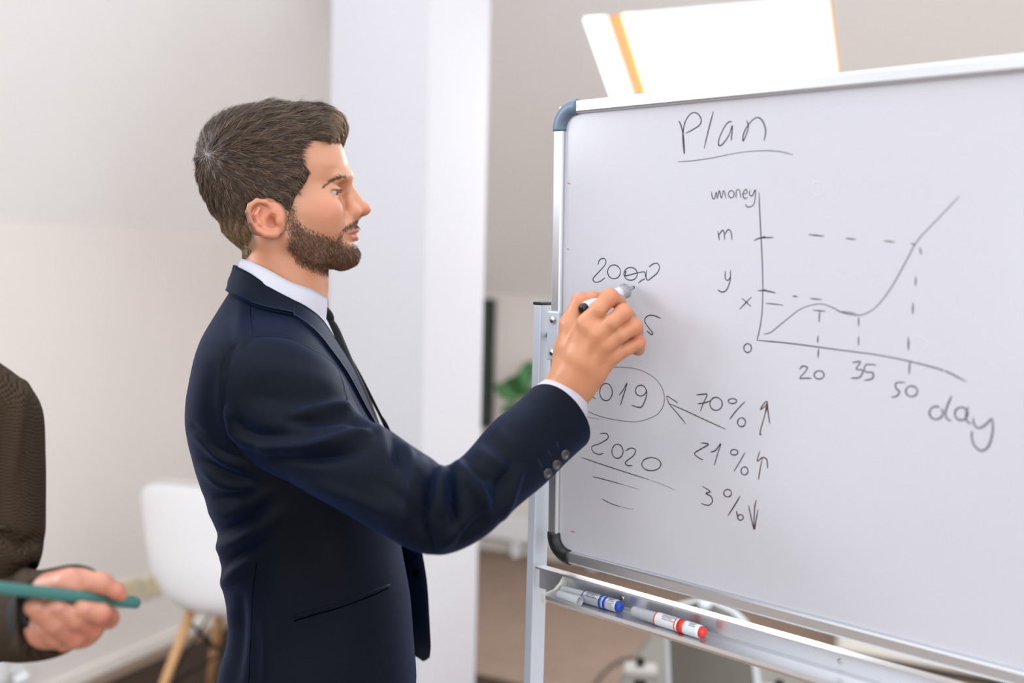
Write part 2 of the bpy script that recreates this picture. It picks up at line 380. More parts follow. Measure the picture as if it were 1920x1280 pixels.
ink('percent_notes', [[(255, 233), (300, 229), (332, 231), (310, 285), (283, 352)], [(265, 298), (310, 292), (360, 275)], ell(398, 298, 45, 47, 130, 500), ell(517, 278, 30, 18, 200, 560),
    [(608, 283), (575, 315), (535, 360), (498, 410)], ell(583, 432, 29, 32, 120, 480),
    [(285, 580), (342, 592), (290, 625), (242, 658), (275, 692), (305, 705)], [(358, 650), (395, 635), (432, 588), (410, 660), (385, 745)],
    ell(530, 650, 27, 20, 160, 520), [(608, 652), (570, 720), (527, 790)], ell(605, 785, 25, 29, 120, 480),
    [(297, 895), (355, 935), (325, 948), (360, 970), (372, 1005), (345, 1035), (290, 1022)], ell(482, 947, 28, 27, 160, 520),
    [(573, 968), (530, 1040), (484, 1112)], [(545, 1075), (552, 1105), (560, 1130)], ell(575, 1123, 21, 20, 160, 520)], INK_M, zp, 0.0021)
ink('percent_arrows', [[(730, 515), (718, 522), (722, 485), (752, 380), (765, 292)], [(752, 375), (770, 320), (765, 290)], [(718, 345), (735, 310), (765, 280), (772, 300), (776, 350), (788, 443)], [(718, 345), (765, 305)],
    [(717, 638), (698, 713), (735, 688), (765, 700), (772, 735), (772, 768)], [(735, 690), (718, 775), (706, 850)],
    [(634, 1035), (655, 1130), (675, 1210), (690, 1140), (703, 1065)], [(690, 995), (678, 1060), (672, 1200)], [(675, 1205), (688, 1150), (698, 1090)]], INK_B, zp, 0.0021)
ink('long_arrow', [[(470, 483), (330, 420), (180, 350), (50, 293)], [(178, 443), (110, 360), (60, 300), (40, 243), (80, 265), (120, 290)]], mat('ink_olive_black', (54, 60, 46), 0.6), zp, 0.0018)
ink('year_notes', [[(645, 145), (655, 112), (680, 97), (702, 108), (698, 145), (650, 200), (610, 245), (615, 270), (640, 275), (670, 264), (700, 240)],
    ell(765, 198, 48, 52, 190, 560), ell(890, 213, 50, 48, 170, 530), [(860, 232), (838, 215), (856, 195), (850, 225), (880, 222), (940, 206), (995, 200), (1000, 240)],
    [(1010, 183), (1006, 240), (1020, 260), (1050, 240), (1090, 205), (1106, 165), (1092, 135), (1060, 138), (1028, 160)], [(1000, 250), (975, 260), (950, 280)],
    [(1118, 547), (1060, 525), (1015, 530), (995, 565), (1020, 610), (1055, 655), (1045, 667), (1010, 640)]], INK_G, z2, 0.0021)
ink('year_notes', [[(170, 585), (200, 598), (222, 578)], [(175, 612), (195, 640), (222, 657)], ell(266, 628, 27, 37), [(322, 642), (340, 618), (356, 590), (343, 635), (327, 686)],
    ell(415, 622, 23, 23), [(441, 618), (438, 650), (420, 690), (400, 692), (375, 684)],
    [(240, 806), (268, 806), (274, 826), (240, 848), (206, 862), (212, 885), (235, 895), (256, 890)], ell(315, 882, 24, 30, 160, 520),
    [(350, 880), (372, 868), (392, 876), (384, 900), (350, 928), (358, 942), (380, 943)], ell(460, 937, 41, 28, 160, 520)], INK_G, z4, 0.0021)
ink('circle_stroke', [[(200, 545), (250, 528), (315, 521), (400, 530), (470, 565), (508, 615), (515, 670), (490, 720), (430, 748), (370, 755), (250, 735), (165, 700)]], mat('ink_grey_green', (104, 112, 108), 0.6), z4, 0.0016)
ink('underline_stroke', [[(158, 907), (230, 932), (330, 965), (450, 1003)], [(208, 990), (260, 1003), (340, 1025)], [(248, 1085), (285, 1105), (330, 1120)]], INK_G, z4, 0.0017)
ink('underline_stroke', [[(450, 1003), (510, 1025), (560, 1047)], [(340, 1025), (408, 1045)], [(330, 1120), (385, 1131)], [(120, 703), (170, 730), (240, 745)]], INK_S, z4, 0.0013)
ink('red_smudge', [[(1064, 342), (1070, 345)], [(1063, 466), (1067, 468)], [(1069, 996), (1079, 997)]], INK_R, lambda x, y: (x, y), 0.0016)

# ---- stand: two posts with hinge brackets, feet and a crossbar; a tray hangs between the posts
def post_geo(u, name, label):
    pass
stand = empty('board_stand', Vector((Bp(WB / 2, 0, -0.02).x, Bp(WB / 2, 0, -0.02).y, 0)), 'grey metal stand with upright posts holding the whiteboard', 'stand')
def spart(o): return rel(o, stand)
PW, PD = 0.0135, 0.029                                                  # post width along the board, depth across it
H_POST = V(1015, 571, 1.41).z
UL = -0.032
for u in (UL, WB + 0.028):
    b0 = Bp(u, 0, 0.0); b0 = Vector((b0.x, b0.y, 0)) - BN0 * (PD - 0.004)
    spart(box('post', b0 + UP * 0.03, BD * PW, BN0 * PD, UP * (H_POST - 0.03), M_post, None, 0.0015))
    spart(box('post_cap', b0 + UP * H_POST - BD * .0008 - BN0 * .0008, BD * (PW + .0016), BN0 * (PD + .0016), UP * 0.004, M_black_pl, None, 0.001))
    # foot
    bm = bmesh.new(); bm_box(bm, b0 + BD * 0.0 - BN0 * 0.28, BD * PW, BN0 * 0.42, UP * 0.03, 0.004)
    spart(bm_obj('foot', bm, M_post))
    side = 1 if u < 0 else -1
    hz = Bp(0, 0).z
    # hinge bracket: plate on the board's edge with two bolts, pivot to the post
    ub = 0.001 if u < 0 else WB - 0.019
    br = spart(box('hinge_bracket', Bp(ub - 0.002, -0.033, FD - 0.004), BD * 0.021, BU * 0.066, BN * 0.006, M_post, None, 0.002))
    for dv in (-0.022, 0.022):
        c = Bp(ub + 0.0095, dv, FD + 0.002)
        spart(lathe('bolt', c, c + BN * 0.01, [(0, 0.0052), (0.0015, 0.0052), (0.003, 0.0045), (0.0042, 0.0028), (0.0046, 0.0005)], M_steel, None, 16))
    c = Bp(u + PW * .5 if u < 0 else u, -0.002, -0.012)
    spart(lathe('pivot', c, c + BD * (0.05 * (1 if u < 0 else -1)), [(0, 0.004), (0.04, 0.004)], M_steel, None, 12))
cb = Vector((Bp(0, 0).x, Bp(0, 0).y, 0)) - BN0 * 0.022
spart(box('crossbar', cb + UP * 0.22 + BD * (UL + PW), BD * (WB + 0.028 - UL - PW), BN0 * 0.018, UP * 0.03, M_post, None, 0.002))

# ---- tray: L profile with a raised back, front lip and a plastic end piece
def Tp(u, w, z): q = Bp(0, 0, 0); return Vector((q.x, q.y, 0)) + BD * u + BN0 * w + UP * z
tray = empty('marker_tray', Tp(WB / 2, 0.02, 1.13), 'long aluminium marker tray fixed below the whiteboard', 'tray')
U0, U1 = -0.012, WB + 0.02
def extr(name, sec, ua, ub, m):
    v = [Tp(ua, w, z) for w, z in sec] + [Tp(ub, w, z) for w, z in sec]; n = len(sec)
    f = [(i, (i + 1) % n, n + (i + 1) % n, n + i) for i in range(n)] + [tuple(range(n))[::-1], tuple(range(n, 2 * n))]
    o = mesh_obj(name, v, f, m, None, False); rel(o, tray)
    bm = bmesh.new(); bm.from_mesh(o.data); bmesh.ops.recalc_face_normals(bm, faces=bm.faces); bm.to_mesh(o.data); bm.free(); return o
extr('back_rail', [(-.006, 1.1255), (-.006, 1.1575), (.0085, 1.1575), (.0085, 1.1550), (-.0010, 1.1542), (-.0010, 1.1255)], U0, U1, M_alu_l)
UT = .036
extr('trough', [(-.0008, 1.1285), (-.0008, 1.1345), (.004, 1.1315), (.040, 1.1300), (.0445, 1.1335), (.0445, 1.1372), (.0462, 1.1372), (.0465, 1.1325), (.042, 1.1275)], UT, U1, M_alu_l)
M_endcap = mat('pale_grey_plastic', (206, 200, 194), 0.5)
for ua, ub in ((UT - .0035, UT + .001), (U1 - .001, U1 + .003)):
    extr('end_cap', [(-.0008, 1.1270), (-.0008, 1.1540), (.004, 1.1535), (.010, 1.146), (.022, 1.1395), (.040, 1.1385), (.0480, 1.1390), (.0480, 1.1265)], ua, ub, M_endcap)
for u in (.128, .425, .75):
    c = Tp(u, -.0012, 1.1445); rel(lathe('screw', c, c + BN0, [(0, .0038), (.0012, .0036), (.002, .0024), (.0014, .0008)], M_steel, None, 14), tray)

# ---- markers
M_cap = mat('grey_marker_cap', (176, 177, 182), 0.4); M_barrel = mat('white_marker_barrel', (222, 222, 226), 0.3); M_barrel2 = mat('silver_marker_barrel', (186, 188, 194), 0.25, metal=0.35)
M_blue = mat('blue_marker_plug', (28, 66, 170), 0.35); M_red = mat('red_marker_plug', (214, 52, 40), 0.35); M_blk = mat('black_marker_plug', (16, 16, 18), 0.35); M_print = mat('marker_print', (60, 60, 66), 0.6)
def marker(name, p0, p1, label, m_plug, m_barrel, cap=True, upv=(0, 0, 1), stripe=None, R=0.0082, nib=False, L=None):
    """p0 cap end, p1 plug end"""
    p0 = np.array(p0, float); p1 = np.array(p1, float); d = nrm(p1 - p0); L = np.linalg.norm(p1 - p0)
    t = empty(name, p0, label, 'marker', 'whiteboard markers')
    def seg(nm, prof, m, sides=28, par=t):
        o = lathe(nm, p0, p1, prof, m, None, sides); rel(o, t); return o
    c0 = 0.036 if cap else 0.022
    seg('barrel', [(c0, R * .80), (c0 + .0005, R * .96), (c0 + .003, R), (L - .012, R), (L - .008, R * .98), (L - .0075, R * .9)], m_barrel)
    seg('plug', [(L - .009, R * .86), (L - .003, R * .80), (L - .0008, R * .66), (L, R * .3)], m_plug)
    if cap:
        seg('cap', [(0, R * .55), (.0005, R * .76), (.002, R * .80), (c0 - .004, R * .86), (c0 - .001, R * .88), (c0 + .001, R * .88)], M_cap)
        seg('ring', [(c0 + .0008, R * .9), (c0 + .0008, R * 1.005), (c0 + .0024, R * 1.005), (c0 + .0024, R * .9)], m_plug)
    else:
        seg('nib', [(0, .0012), (.0008, .0020), (.005, .0022)], M_blk)
        seg('nib_holder', [(.0035, .0028), (.012, .0034), (.0125, .0050), (.014, .0062)], M_cap)
        g_ = seg('grip', [(.0135, R * .6), (.0138, R * .98), (.015, R * 1.10), (.027, R * 1.12), (.028, R * 1.0), (.029, R * .9)], M_cap)
        for k_ in range(26):
            a = 2 * math.pi * k_ / 26; rf = np.array((0, 0, 1.0)); aa = nrm(rf - d * (rf @ d)); bb = np.cross(d, aa)
            q = lambda tt: p0 + d * tt + (aa * math.cos(a) + bb * math.sin(a)) * R * 1.11
            o = tube('rib', [q(.0152), q(.0268)], .0006, mat_rib, None, 5); o.location = -g_.location * 0; o.parent = g_
    if stripe:
        for a, b in stripe: seg('stripe', [(L * a, R * .99), (L * a, R * 1.008), (L * b, R * 1.008), (L * b, R * .99)], m_plug)
    # printed lines along the barrel
    rf = np.array(upv, float); aa = nrm(rf - d * (rf @ d)); bb = np.cross(d, aa)
    for k_, (t0, t1, ang) in enumerate(((.44, .60, -.5), (.44, .62, -.25), (.44, .58, 0.0), (.45, .62, .28), (.80, .88, -.45), (.80, .87, -.2), (.80, .89, .05))):
        pts = []
        for tt in np.linspace(t0, t1, 6):
            for da in (-.05, .05): pts.append(p0 + d * L * tt + (aa * math.cos(ang + da) + bb * math.sin(ang + da)) * R * 1.012)
        f_ = [(2 * i, 2 * i + 1, 2 * i + 3, 2 * i + 2) for i in range(5)]
        o = mesh_obj('printed_line', pts, f_, M_print, None, False); rel(o, t)
    return t
mat_rib = mat('grip_rib', (150, 152, 158), 0.45)
zt = 1.1312 + .0082
def tr(u, w, z=zt): return np.array(Tp(u, w, z))
camdir = np.array((-.25, -.6, .75))
marker('whiteboard_marker', tr(.044, .018), tr(.141, .016), 'blue marker with silver barrel lying in the tray', M_blue, M_barrel2, True, camdir, ((.66, .70), (.73, .77)))
marker('whiteboard_marker', tr(.158, .017), tr(.266, .020), 'red striped marker lying in the tray', M_red, M_barrel, True, camdir, ((.615, .63), (.655, .735)))
lc = empty('loose_pen_top', tr(.050, .036, 1.1378), 'loose grey marker cap lying open in the tray', 'marker cap')
q0, q1 = tr(.050, .0345, 1.1385), tr(.084, .036, 1.1385)
o = lathe('cap_shell', q0, q1, [(0, .0045), (.0008, .0062), (.003, .0066), (.0375, .0072), (.038, .0068), (.0375, .0058), (.012, .0050), (.0115, .0005)], M_cap, None, 24); rel(o, lc)
# the marker in the man's hand
HM1 = V(1189, 538, 1.2915); HM0 = V(1089, 581, 1.236)
marker('whiteboard_marker', np.array(HM1), np.array(HM0), 'black marker with ribbed grip held in the writing hand', M_blk, mat('pale_marker_barrel', (205, 206, 212), 0.25), False, -np.array(C_F), None, .0080)
# ---------------------------------------------------------------- implicit-surface modelling (bodies are one smooth surface each)
class Field:
    def __init__(s, lo, hi, h):
        s.lo = np.array(lo, np.float32); s.h = h
        s.n = np.ceil((np.array(hi) - s.lo) / h).astype(int) + 1
        s.v = np.full(s.n, 0.05, np.float32)
        s.ax = [s.lo[i] + h * np.arange(s.n[i], dtype=np.float32) for i in range(3)]
    def box(s, lo, hi):
        a = np.clip(np.floor((np.array(lo) - s.lo) / s.h).astype(int), 0, s.n); b = np.clip(np.ceil((np.array(hi) - s.lo) / s.h).astype(int) + 1, 0, s.n)
        sl = tuple(slice(a[i], b[i]) for i in range(3))
        X = s.ax[0][sl[0]][:, None, None]; Y = s.ax[1][sl[1]][None, :, None]; Z = s.ax[2][sl[2]][None, None, :]
        return sl, X, Y, Z
    def put(s, d, sl, k, op):
        if d.size == 0: return
        a = s.v[sl]
        if op == 'sub': d = -d
        if k <= 0: s.v[sl] = np.minimum(a, d) if op == 'add' else np.maximum(a, d); return
        h = np.maximum(k - np.abs(a - d), 0) / k
        s.v[sl] = (np.minimum(a, d) - h * h * k * 0.25) if op == 'add' else (np.maximum(a, d) + h * h * k * 0.25)
    def ell(s, c, r, k=0.005, op='add', rot=None):
        c = np.array(c, np.float32); r = np.array(r, np.float32); m = r.max() + k + 0.004
        sl, X, Y, Z = s.box(c - m, c + m); X = X - c[0]; Y = Y - c[1]; Z = Z - c[2]
        if rot is not None:
            R = np.array(rot, np.float32); X, Y, Z = (R[0, i] * X + R[1, i] * Y + R[2, i] * Z for i in range(3))
        k0 = np.sqrt((X / r[0]) ** 2 + (Y / r[1]) ** 2 + (Z / r[2]) ** 2); k1 = np.sqrt((X / r[0] ** 2) ** 2 + (Y / r[1] ** 2) ** 2 + (Z / r[2] ** 2) ** 2)
        s.put(k0 * (k0 - 1) / (k1 + 1e-9), sl, k, op)
    def cap(s, a, b, ra, rb, k=0.005, op='add'):
        a = np.array(a, np.float32); b = np.array(b, np.float32); m = max(ra, rb) + k + 0.004
        sl, X, Y, Z = s.box(np.minimum(a, b) - m, np.maximum(a, b) + m)
        d = b - a; L = float(d @ d) + 1e-12
        t = np.clip(((X - a[0]) * d[0] + (Y - a[1]) * d[1] + (Z - a[2]) * d[2]) / L, 0, 1)
        D = np.sqrt((X - a[0] - t * d[0]) ** 2 + (Y - a[1] - t * d[1]) ** 2 + (Z - a[2] - t * d[2]) ** 2) - (ra + (rb - ra) * t)
        s.put(D, sl, k, op)
    def chain(s, pts, rad, k=0.004, op='add', inner=None):
        for i in range(len(pts) - 1): s.cap(pts[i], pts[i + 1], rad[i], rad[i + 1], k if (inner is None or i == 0) else inner, op)
    def mesh(s, smooth=2):
        v = s.v; n = v.shape; ins = v < 0
        def corner(i, j, k): return v[i:n[0] - 1 + i, j:n[1] - 1 + j, k:n[2] - 1 + k]
        cnt = np.zeros((n[0] - 1, n[1] - 1, n[2] - 1), np.uint8)
        for i in (0, 1):
            for j in (0, 1):
                for k in (0, 1): cnt += ins[i:n[0] - 1 + i, j:n[1] - 1 + j, k:n[2] - 1 + k]
        act = (cnt > 0) & (cnt < 8); idx = np.argwhere(act); num = -np.ones(act.shape, np.int32); num[act] = np.arange(len(idx))
        acc = np.zeros((len(idx), 3)); w = np.zeros(len(idx)); I, J, K = idx.T
        cs = [(i, j, k) for i in (0, 1) for j in (0, 1) for k in (0, 1)]
        for a in cs:
            for ax in range(3):
                if a[ax]: continue
                b = list(a); b[ax] = 1
                va = v[I + a[0], J + a[1], K + a[2]]; vb = v[I + b[0], J + b[1], K + b[2]]
                m = (va < 0) != (vb < 0); t = np.where(m, va / (va - vb + 1e-12), 0)
                p = np.array(a)[None, :] + np.zeros((len(idx), 3)); p[:, ax] += t
                acc[m] += p[m]; w[m] += 1
        P = s.lo + s.h * (idx + acc / w[:, None])
        Q = []
        for ax in range(3):
            b, c = [(1, 2), (2, 0), (0, 1)][ax]
            sl0 = [slice(None)] * 3; sl1 = [slice(None)] * 3; sl0[ax] = slice(0, -1); sl1[ax] = slice(1, None)
            s0, s1 = ins[tuple(sl0)], ins[tuple(sl1)]
            e = np.argwhere(s0 != s1); e = e[(e[:, b] > 0) & (e[:, c] > 0) & (e[:, b] < n[b] - 1) & (e[:, c] < n[c] - 1)]
            fl = s0[tuple(e.T)]
            def g(db, dc):
                q = e.copy(); q[:, b] -= db; q[:, c] -= dc; return num[tuple(q.T)]
            q = np.stack([g(0, 0), g(1, 0), g(1, 1), g(0, 1)], 1); q[~fl] = q[~fl][:, ::-1]
            Q.append(q)
        Q = np.concatenate(Q); Q = Q[(Q >= 0).all(1)]
        E = np.concatenate([Q[:, [0, 1]], Q[:, [1, 2]], Q[:, [2, 3]], Q[:, [3, 0]]])
        for it in range(smooth):
            for lam in (0.5, -0.52):
                S = np.zeros_like(P); C = np.zeros(len(P))
                for c in range(3):
                    S[:, c] = np.bincount(E[:, 0], P[E[:, 1], c], len(P)) + np.bincount(E[:, 1], P[E[:, 0], c], len(P))
                C = np.bincount(E[:, 0], minlength=len(P)) + np.bincount(E[:, 1], minlength=len(P))
                P = P + lam * (S / np.maximum(C, 1)[:, None] - P)
        return P, Q
def vnormals(P, Q):
    fn = np.cross(P[Q[:, 2]] - P[Q[:, 0]], P[Q[:, 3]] - P[Q[:, 1]]); N = np.zeros_like(P)
    for i in range(4):
        for c in range(3): N[:, c] += np.bincount(Q[:, i], fn[:, c], len(P))
    return nrm(N)
def set_col(o, C, name='Col'):
    a = o.data.color_attributes.new(name, 'FLOAT_COLOR', 'POINT')
    C = np.concatenate([C, np.ones((len(C), 1))], 1).astype(np.float32) if C.shape[1] == 3 else C.astype(np.float32)
    a.data.foreach_set('color', C.ravel())
def lin(c): return np.array(s2l(c)[:3])
def sm(a, b, x): t = np.clip((x - a) / (b - a), 0, 1); return t * t * (3 - 2 * t)
def poly_sdf(X, Z, poly):          # signed distance to a polygon, negative inside
    P = np.asarray(poly, float); d = np.full(np.broadcast(X, Z).shape, 1e9); s = np.ones(d.shape)
    for i in range(len(P)):
        a, b = P[i], P[i - 1]; e = b - a; wx, wz = X - a[0], Z - a[1]
        t = np.clip((wx * e[0] + wz * e[1]) / (e @ e), 0, 1)
        d = np.minimum(d, (wx - e[0] * t) ** 2 + (wz - e[1] * t) ** 2)
        c1 = Z >= a[1]; c2 = Z < b[1]; c3 = e[0] * wz > e[1] * wx
        s = np.where((c1 & c2 & c3) | (~c1 & ~c2 & ~c3), -s, s)
    return s * np.sqrt(d)
def strands(name, pts, width, cols, material, parent, ref):
    """pts (n, m, 3) centre lines, ref (n,3) surface normals: thin tapered two-sided ribbons folded to a shallow V"""
    n, m, _ = pts.shape
    T = nrm(np.gradient(pts, axis=1)); R = np.broadcast_to(ref[:, None, :], pts.shape)
    tw = rng.normal(0, 0.5, (n, 1, 1)); S = nrm(np.cross(T, R)); U = np.cross(S, T)
    S2 = S * np.cos(tw) + U * np.sin(tw)
    tap = np.interp(np.linspace(0, 1, m), [0, 0.25, 0.7, 1], [0.8, 1, 0.8, 0.15])[None, :, None]
    w = (np.asarray(width).reshape(-1, 1, 1) if np.ndim(width) else width) * 0.5 * tap
    A = pts - S2 * w; B = pts + S2 * w
    Vv = np.stack([A, B], 2).reshape(-1, 3)
    base = (np.arange(n) * m * 2)[:, None] + (np.arange(m - 1) * 2)[None, :]
    Qd = np.stack([base, base + 1, base + 3, base + 2], -1).reshape(-1, 4)
    o = fast_mesh(name, Vv, Qd, material, parent)
    set_col(o, np.repeat(cols, m * 2, axis=0)); o['kind'] = 'stuff'
    return o
def hair_mat(name, rough=0.38):
    m = mat(name, (80, 60, 45), rough, vcol='Col', spec=0.35, sheen=0.0)
    return m
# ---------------------------------------------------------------- the man: head, neck and hair
HS = 1 / 1340.0; HD = 1.43; PSI = math.radians(5.0)
H_O = np.array(V(510, 350, HD)); 
H_X = np.array(C_R * math.cos(PSI) + C_F * math.sin(PSI)); H_Y = np.array(-C_R * math.sin(PSI) + C_F * math.cos(PSI)); H_Z = np.array(C_U)
_ch = np.array(C_P) - H_O; _ch = np.array((_ch @ H_X, _ch @ H_Y, _ch @ H_Z))
def hp(px, py, y=0.0):             # side-view drawing position at a distance y from the mid plane, drawn on the near cheek for both sides
    rr = np.array(ray(px, py)); rr = np.array((rr @ H_X, rr @ H_Y, rr @ H_Z)); t = (-abs(y) - _ch[1]) / rr[1]
    q = _ch + rr * t; return (q[0], y, q[2])
def hp0(px, py, y=0.0): return ((px - 510) * HS, y, (350 - py) * HS)
def to_w(P): P = np.asarray(P); return H_O + P[:, :1] * H_X + P[:, 1:2] * H_Y + P[:, 2:3] * H_Z
def dir_w(P): P = np.asarray(P); return P[:, :1] * H_X + P[:, 1:2] * H_Y + P[:, 2:3] * H_Z
# slices of the head in side view: image row, front, back, half width, widest at, exponent
SL = np.array([
    (206, 530, 488, .012, 508, 2.0), (209, 556, 470, .026, 508, 2.0), (215, 580, 450, .039, 508, 2.0), (225, 602, 430, .051, 506, 2.1), (240, 620, 411, .0615, 504, 2.15), (258, 634, 397, .0685, 502, 2.2),
    (280, 644, 389, .0730, 500, 2.25), (300, 650, 385, .0750, 500, 2.3), (318, 653, 384, .0755, 500, 2.35), (335, 650, 385, .0755, 502, 2.25), (352, 645, 388, .0745, 505, 2.15), (370, 643, 394, .073, 512, 2.05),
    (388, 645, 402, .0715, 520, 2.0), (404, 648, 411, .069, 526, 1.98), (418, 652, 422, .066, 532, 2.0), (432, 655, 427, .0630, 540, 2.05), (446, 656, 436, .0595, 548, 2.2), (458, 657, 448, .0555, 556, 2.2),
    (470, 662, 464, .0500, 560, 2.15), (480, 664, 500, .0435, 580, 2.1), (490, 661, 592, .0355, 600, 2.0), (498, 654, 615, .0235, 625, 2.0), (503, 645, 630, .010, 637, 2.0)], float)
def head_loft(X, Y, Z):
    py = 350 - Z / HS; top, bot = SL[0, 0], SL[-1, 0]; q = np.clip(py, top, bot)
    xf, xb, w, xc, n = (np.interp(q, SL[:, 0], SL[:, i]).astype(np.float32) for i in (1, 2, 3, 4, 5))
    xf, xb, xc = (xf - 510) * HS, (xb - 510) * HS, (xc - 510) * HS
    a = np.where(X > xc, xf - xc, xc - xb)
    r = (np.abs((X - xc) / a) ** n + np.abs(Y / w) ** n) ** (1 / n)
    d = (r - 1) * np.minimum(a, w)
    over = np.maximum(np.maximum(top - py, py - bot), 0) * HS
    return np.where(over > 0, np.maximum(d, 0) + over, d).astype(np.float32)
def build_head_field():
    F = Field(hp0(345, 640, -.105), hp0(712, 178, .105), 0.0016)
    sl, X, Y, Z = F.box(F.lo, F.lo + F.h * F.n); F.v[:] = head_loft(X, Y, Z) + 0 * X * Y
    # soften the slice steps
    v = F.v
    for ax in range(3): v = (np.roll(v, 1, ax) + 2 * v + np.roll(v, -1, ax)) / 4; v = (np.roll(v, 2, ax) + 2 * v + np.roll(v, -2, ax)) / 4
    F.v[:] = v
    for s in (-1, 1):
        F.cap(hp(649, 330, s * .008), hp(632, 336, s * .036), .0068, .0052, .014)           # brow ridge
        F.ell(hp(645, 356, s * .024), (.012, .0125, .0095), .012, 'sub')                     # eye socket
        F.ell(hp(602, 393, s * .046), (.026, .015, .018), .024)                             # cheekbone
        F.ell(hp(612, 417, s * .036), (.015, .014, .018), .024)                              # cheek
        F.ell(hp(575, 350, s * .074), (.018, .006, .02), .012, 'sub')                       # temple
        F.cap(hp(548, 448, s * .056), hp(590, 478, s * .042), .012, .011, .02)              # jaw angle
    # nose
    F.cap(hp(647, 344), hp(676, 386), .0068, .0082, .010)
    F.ell(hp(683.5, 391.5), (.0092, .0090, .0088), .006)
    F.cap(hp(677, 398), hp(661, 404), .0055, .005, .006)
    for s in (-1, 1):
        F.ell(hp(664, 397.5, s * .0118), (.0100, .0062, .0078), .006)
        F.cap(hp(655, 375, s * .008), hp(662, 394, s * .011), .006, .006, .01)
        F.ell(hp(671, 405, s * .0062), (.0052, .0028, .0032), .003, 'sub')
    # muzzle, lips and chin
    F.ell(hp(650, 427), (.0125, .024, .016), .016)
    lipu = [hp(643, 439, -.0245), hp(656, 433.5, -.014), hp(665.5, 430.5, -.004), hp(665.5, 430.5, .004), hp(656, 433.5, .014), hp(643, 439, .0245)]
    lipl = [hp(643, 440, -.0235), hp(656, 444, -.013), hp(664, 445.5, -.004), hp(664, 445.5, .004), hp(656, 444, .013), hp(643, 440, .0235)]
    slit = [hp(645, 439, -.025), hp(661, 437.5, -.014), hp(673, 437, 0), hp(661, 437.5, .014), hp(645, 439, .025)]
    F.chain(lipu, [.0022, .0036, .0042, .0042, .0036, .0022], .004); F.chain(lipl, [.0022, .0042, .0052, .0052, .0042, .0022], .004)
    F.chain(slit, [.0008, .0017, .0021, .0017, .0008], .002, 'sub')
    F.cap(hp(664, 454, -.012), hp(664, 454, .012), .003, .003, .006, 'sub')
    F.ell(hp(651, 479), (.0140, .0175, .0145), .014)
    # eyelids over the eyeballs
    for s in (-1, 1):
        c = np.array(hp(617, 361.5, s * .0325))
        F.ell(c, (.0136, .0148, .0130), .004)
        F.ell(c + np.array((.0098, s * .0035, -.0003)), (.0098, .0150, .0035), .0015, 'sub')
        F.cap(c + np.array((.004, -.0130, .0050)), c + np.array((.0118, 0, .0056)), .0018, .0020, .004); F.cap(c + np.array((.0118, 0, .0056)), c + np.array((.004, .0130, .0050)), .0020, .0018, .004)
    # neck
    F.cap(hp(536, 440), hp(524, 650), .0525, .062, .02); F.cap(hp(552, 500), hp(545, 640), .040, .046, .02)
    F.ell(hp(597, 531), (.0095, .009, .014), .012)
    for s in (-1, 1): F.cap(hp(498, 452, s * .050), hp(580, 590, s * .018), .012, .010, .016)
    # ears
    for s in (-1, 1):
        def ep(px, py, out): return hp(px, py, s * (.0705 + out))
        F.ell(ep(497, 410, .004), (.019, .0052, .026), .004, rot=np.array(((.80, 0, .60), (0, 1, 0), (-.60, 0, .80))))
        F.ell(ep(521, 412, .001), (.011, .007, .02), .006)
        F.ell(ep(509, 415, .012), (.0085, .0085, .0115), .003, 'sub')                       # concha
        F.ell(ep(489, 393, .0115), (.011, .0055, .0085), .003, 'sub')                       # scapha
        hx = [(514, 404, .004), (508, 386, .006), (497, 378.5, .009), (482, 377, .011), (469, 385, .013), (465, 398, .014), (470, 417, .0135), (483, 432, .011), (499, 440, .008), (512, 441, .005)]
        F.chain([ep(*p) for p in hx], [.003, .0034, .0036, .0036, .0036, .0036, .0036, .0036, .0044, .005], .0022)
        ah = [(486, 390, .010), (480, 402, .012), (486, 419, .0105), (498, 430, .008), (509, 431, .006)]
        F.chain([ep(*p) for p in ah], [.0024, .003, .0032, .003, .0028], .003)
        F.ell(ep(514, 438, .005), (.0075, .0042, .0065), .004)                              # lobe
        F.ell(ep(521, 415, .006), (.0042, .004, .0058), .003)                               # tragus
    return F
head_P, head_Q = build_head_field().mesh(3)
HAIR_POLY = [(672, 268), (672, 150), (330, 150), (330, 520), (462, 493), (484, 462), (482, 432), (470, 405), (466, 385), (478, 372), (505, 372), (522, 383), (534, 398), (550, 394), (555, 365), (575, 340), (583, 323), (568, 303), (561, 284), (570, 268), (600, 263), (636, 267)]
BEARD_POLY = [(532, 378), (556, 376), (558, 404), (580, 424), (606, 436), (628, 442), (640, 430), (652, 419), (664, 410), (690, 410), (690, 425), (655, 429), (645, 436), (643, 446), (652, 453), (690, 455), (690, 515), (610, 520), (560, 500), (536, 465), (533, 430)]
def pxz(P):
    P = np.array(P, float); P[..., 1] = -np.abs(P[..., 1]); sh = P.shape[:-1]
    W_ = to_w(P.reshape(-1, 3)) - np.array(C_P); dd = W_ @ np.array(C_F)
    return (960 + FPX * (W_ @ np.array(C_R)) / dd).reshape(sh), (640 - FPX * (W_ @ np.array(C_U)) / dd).reshape(sh)
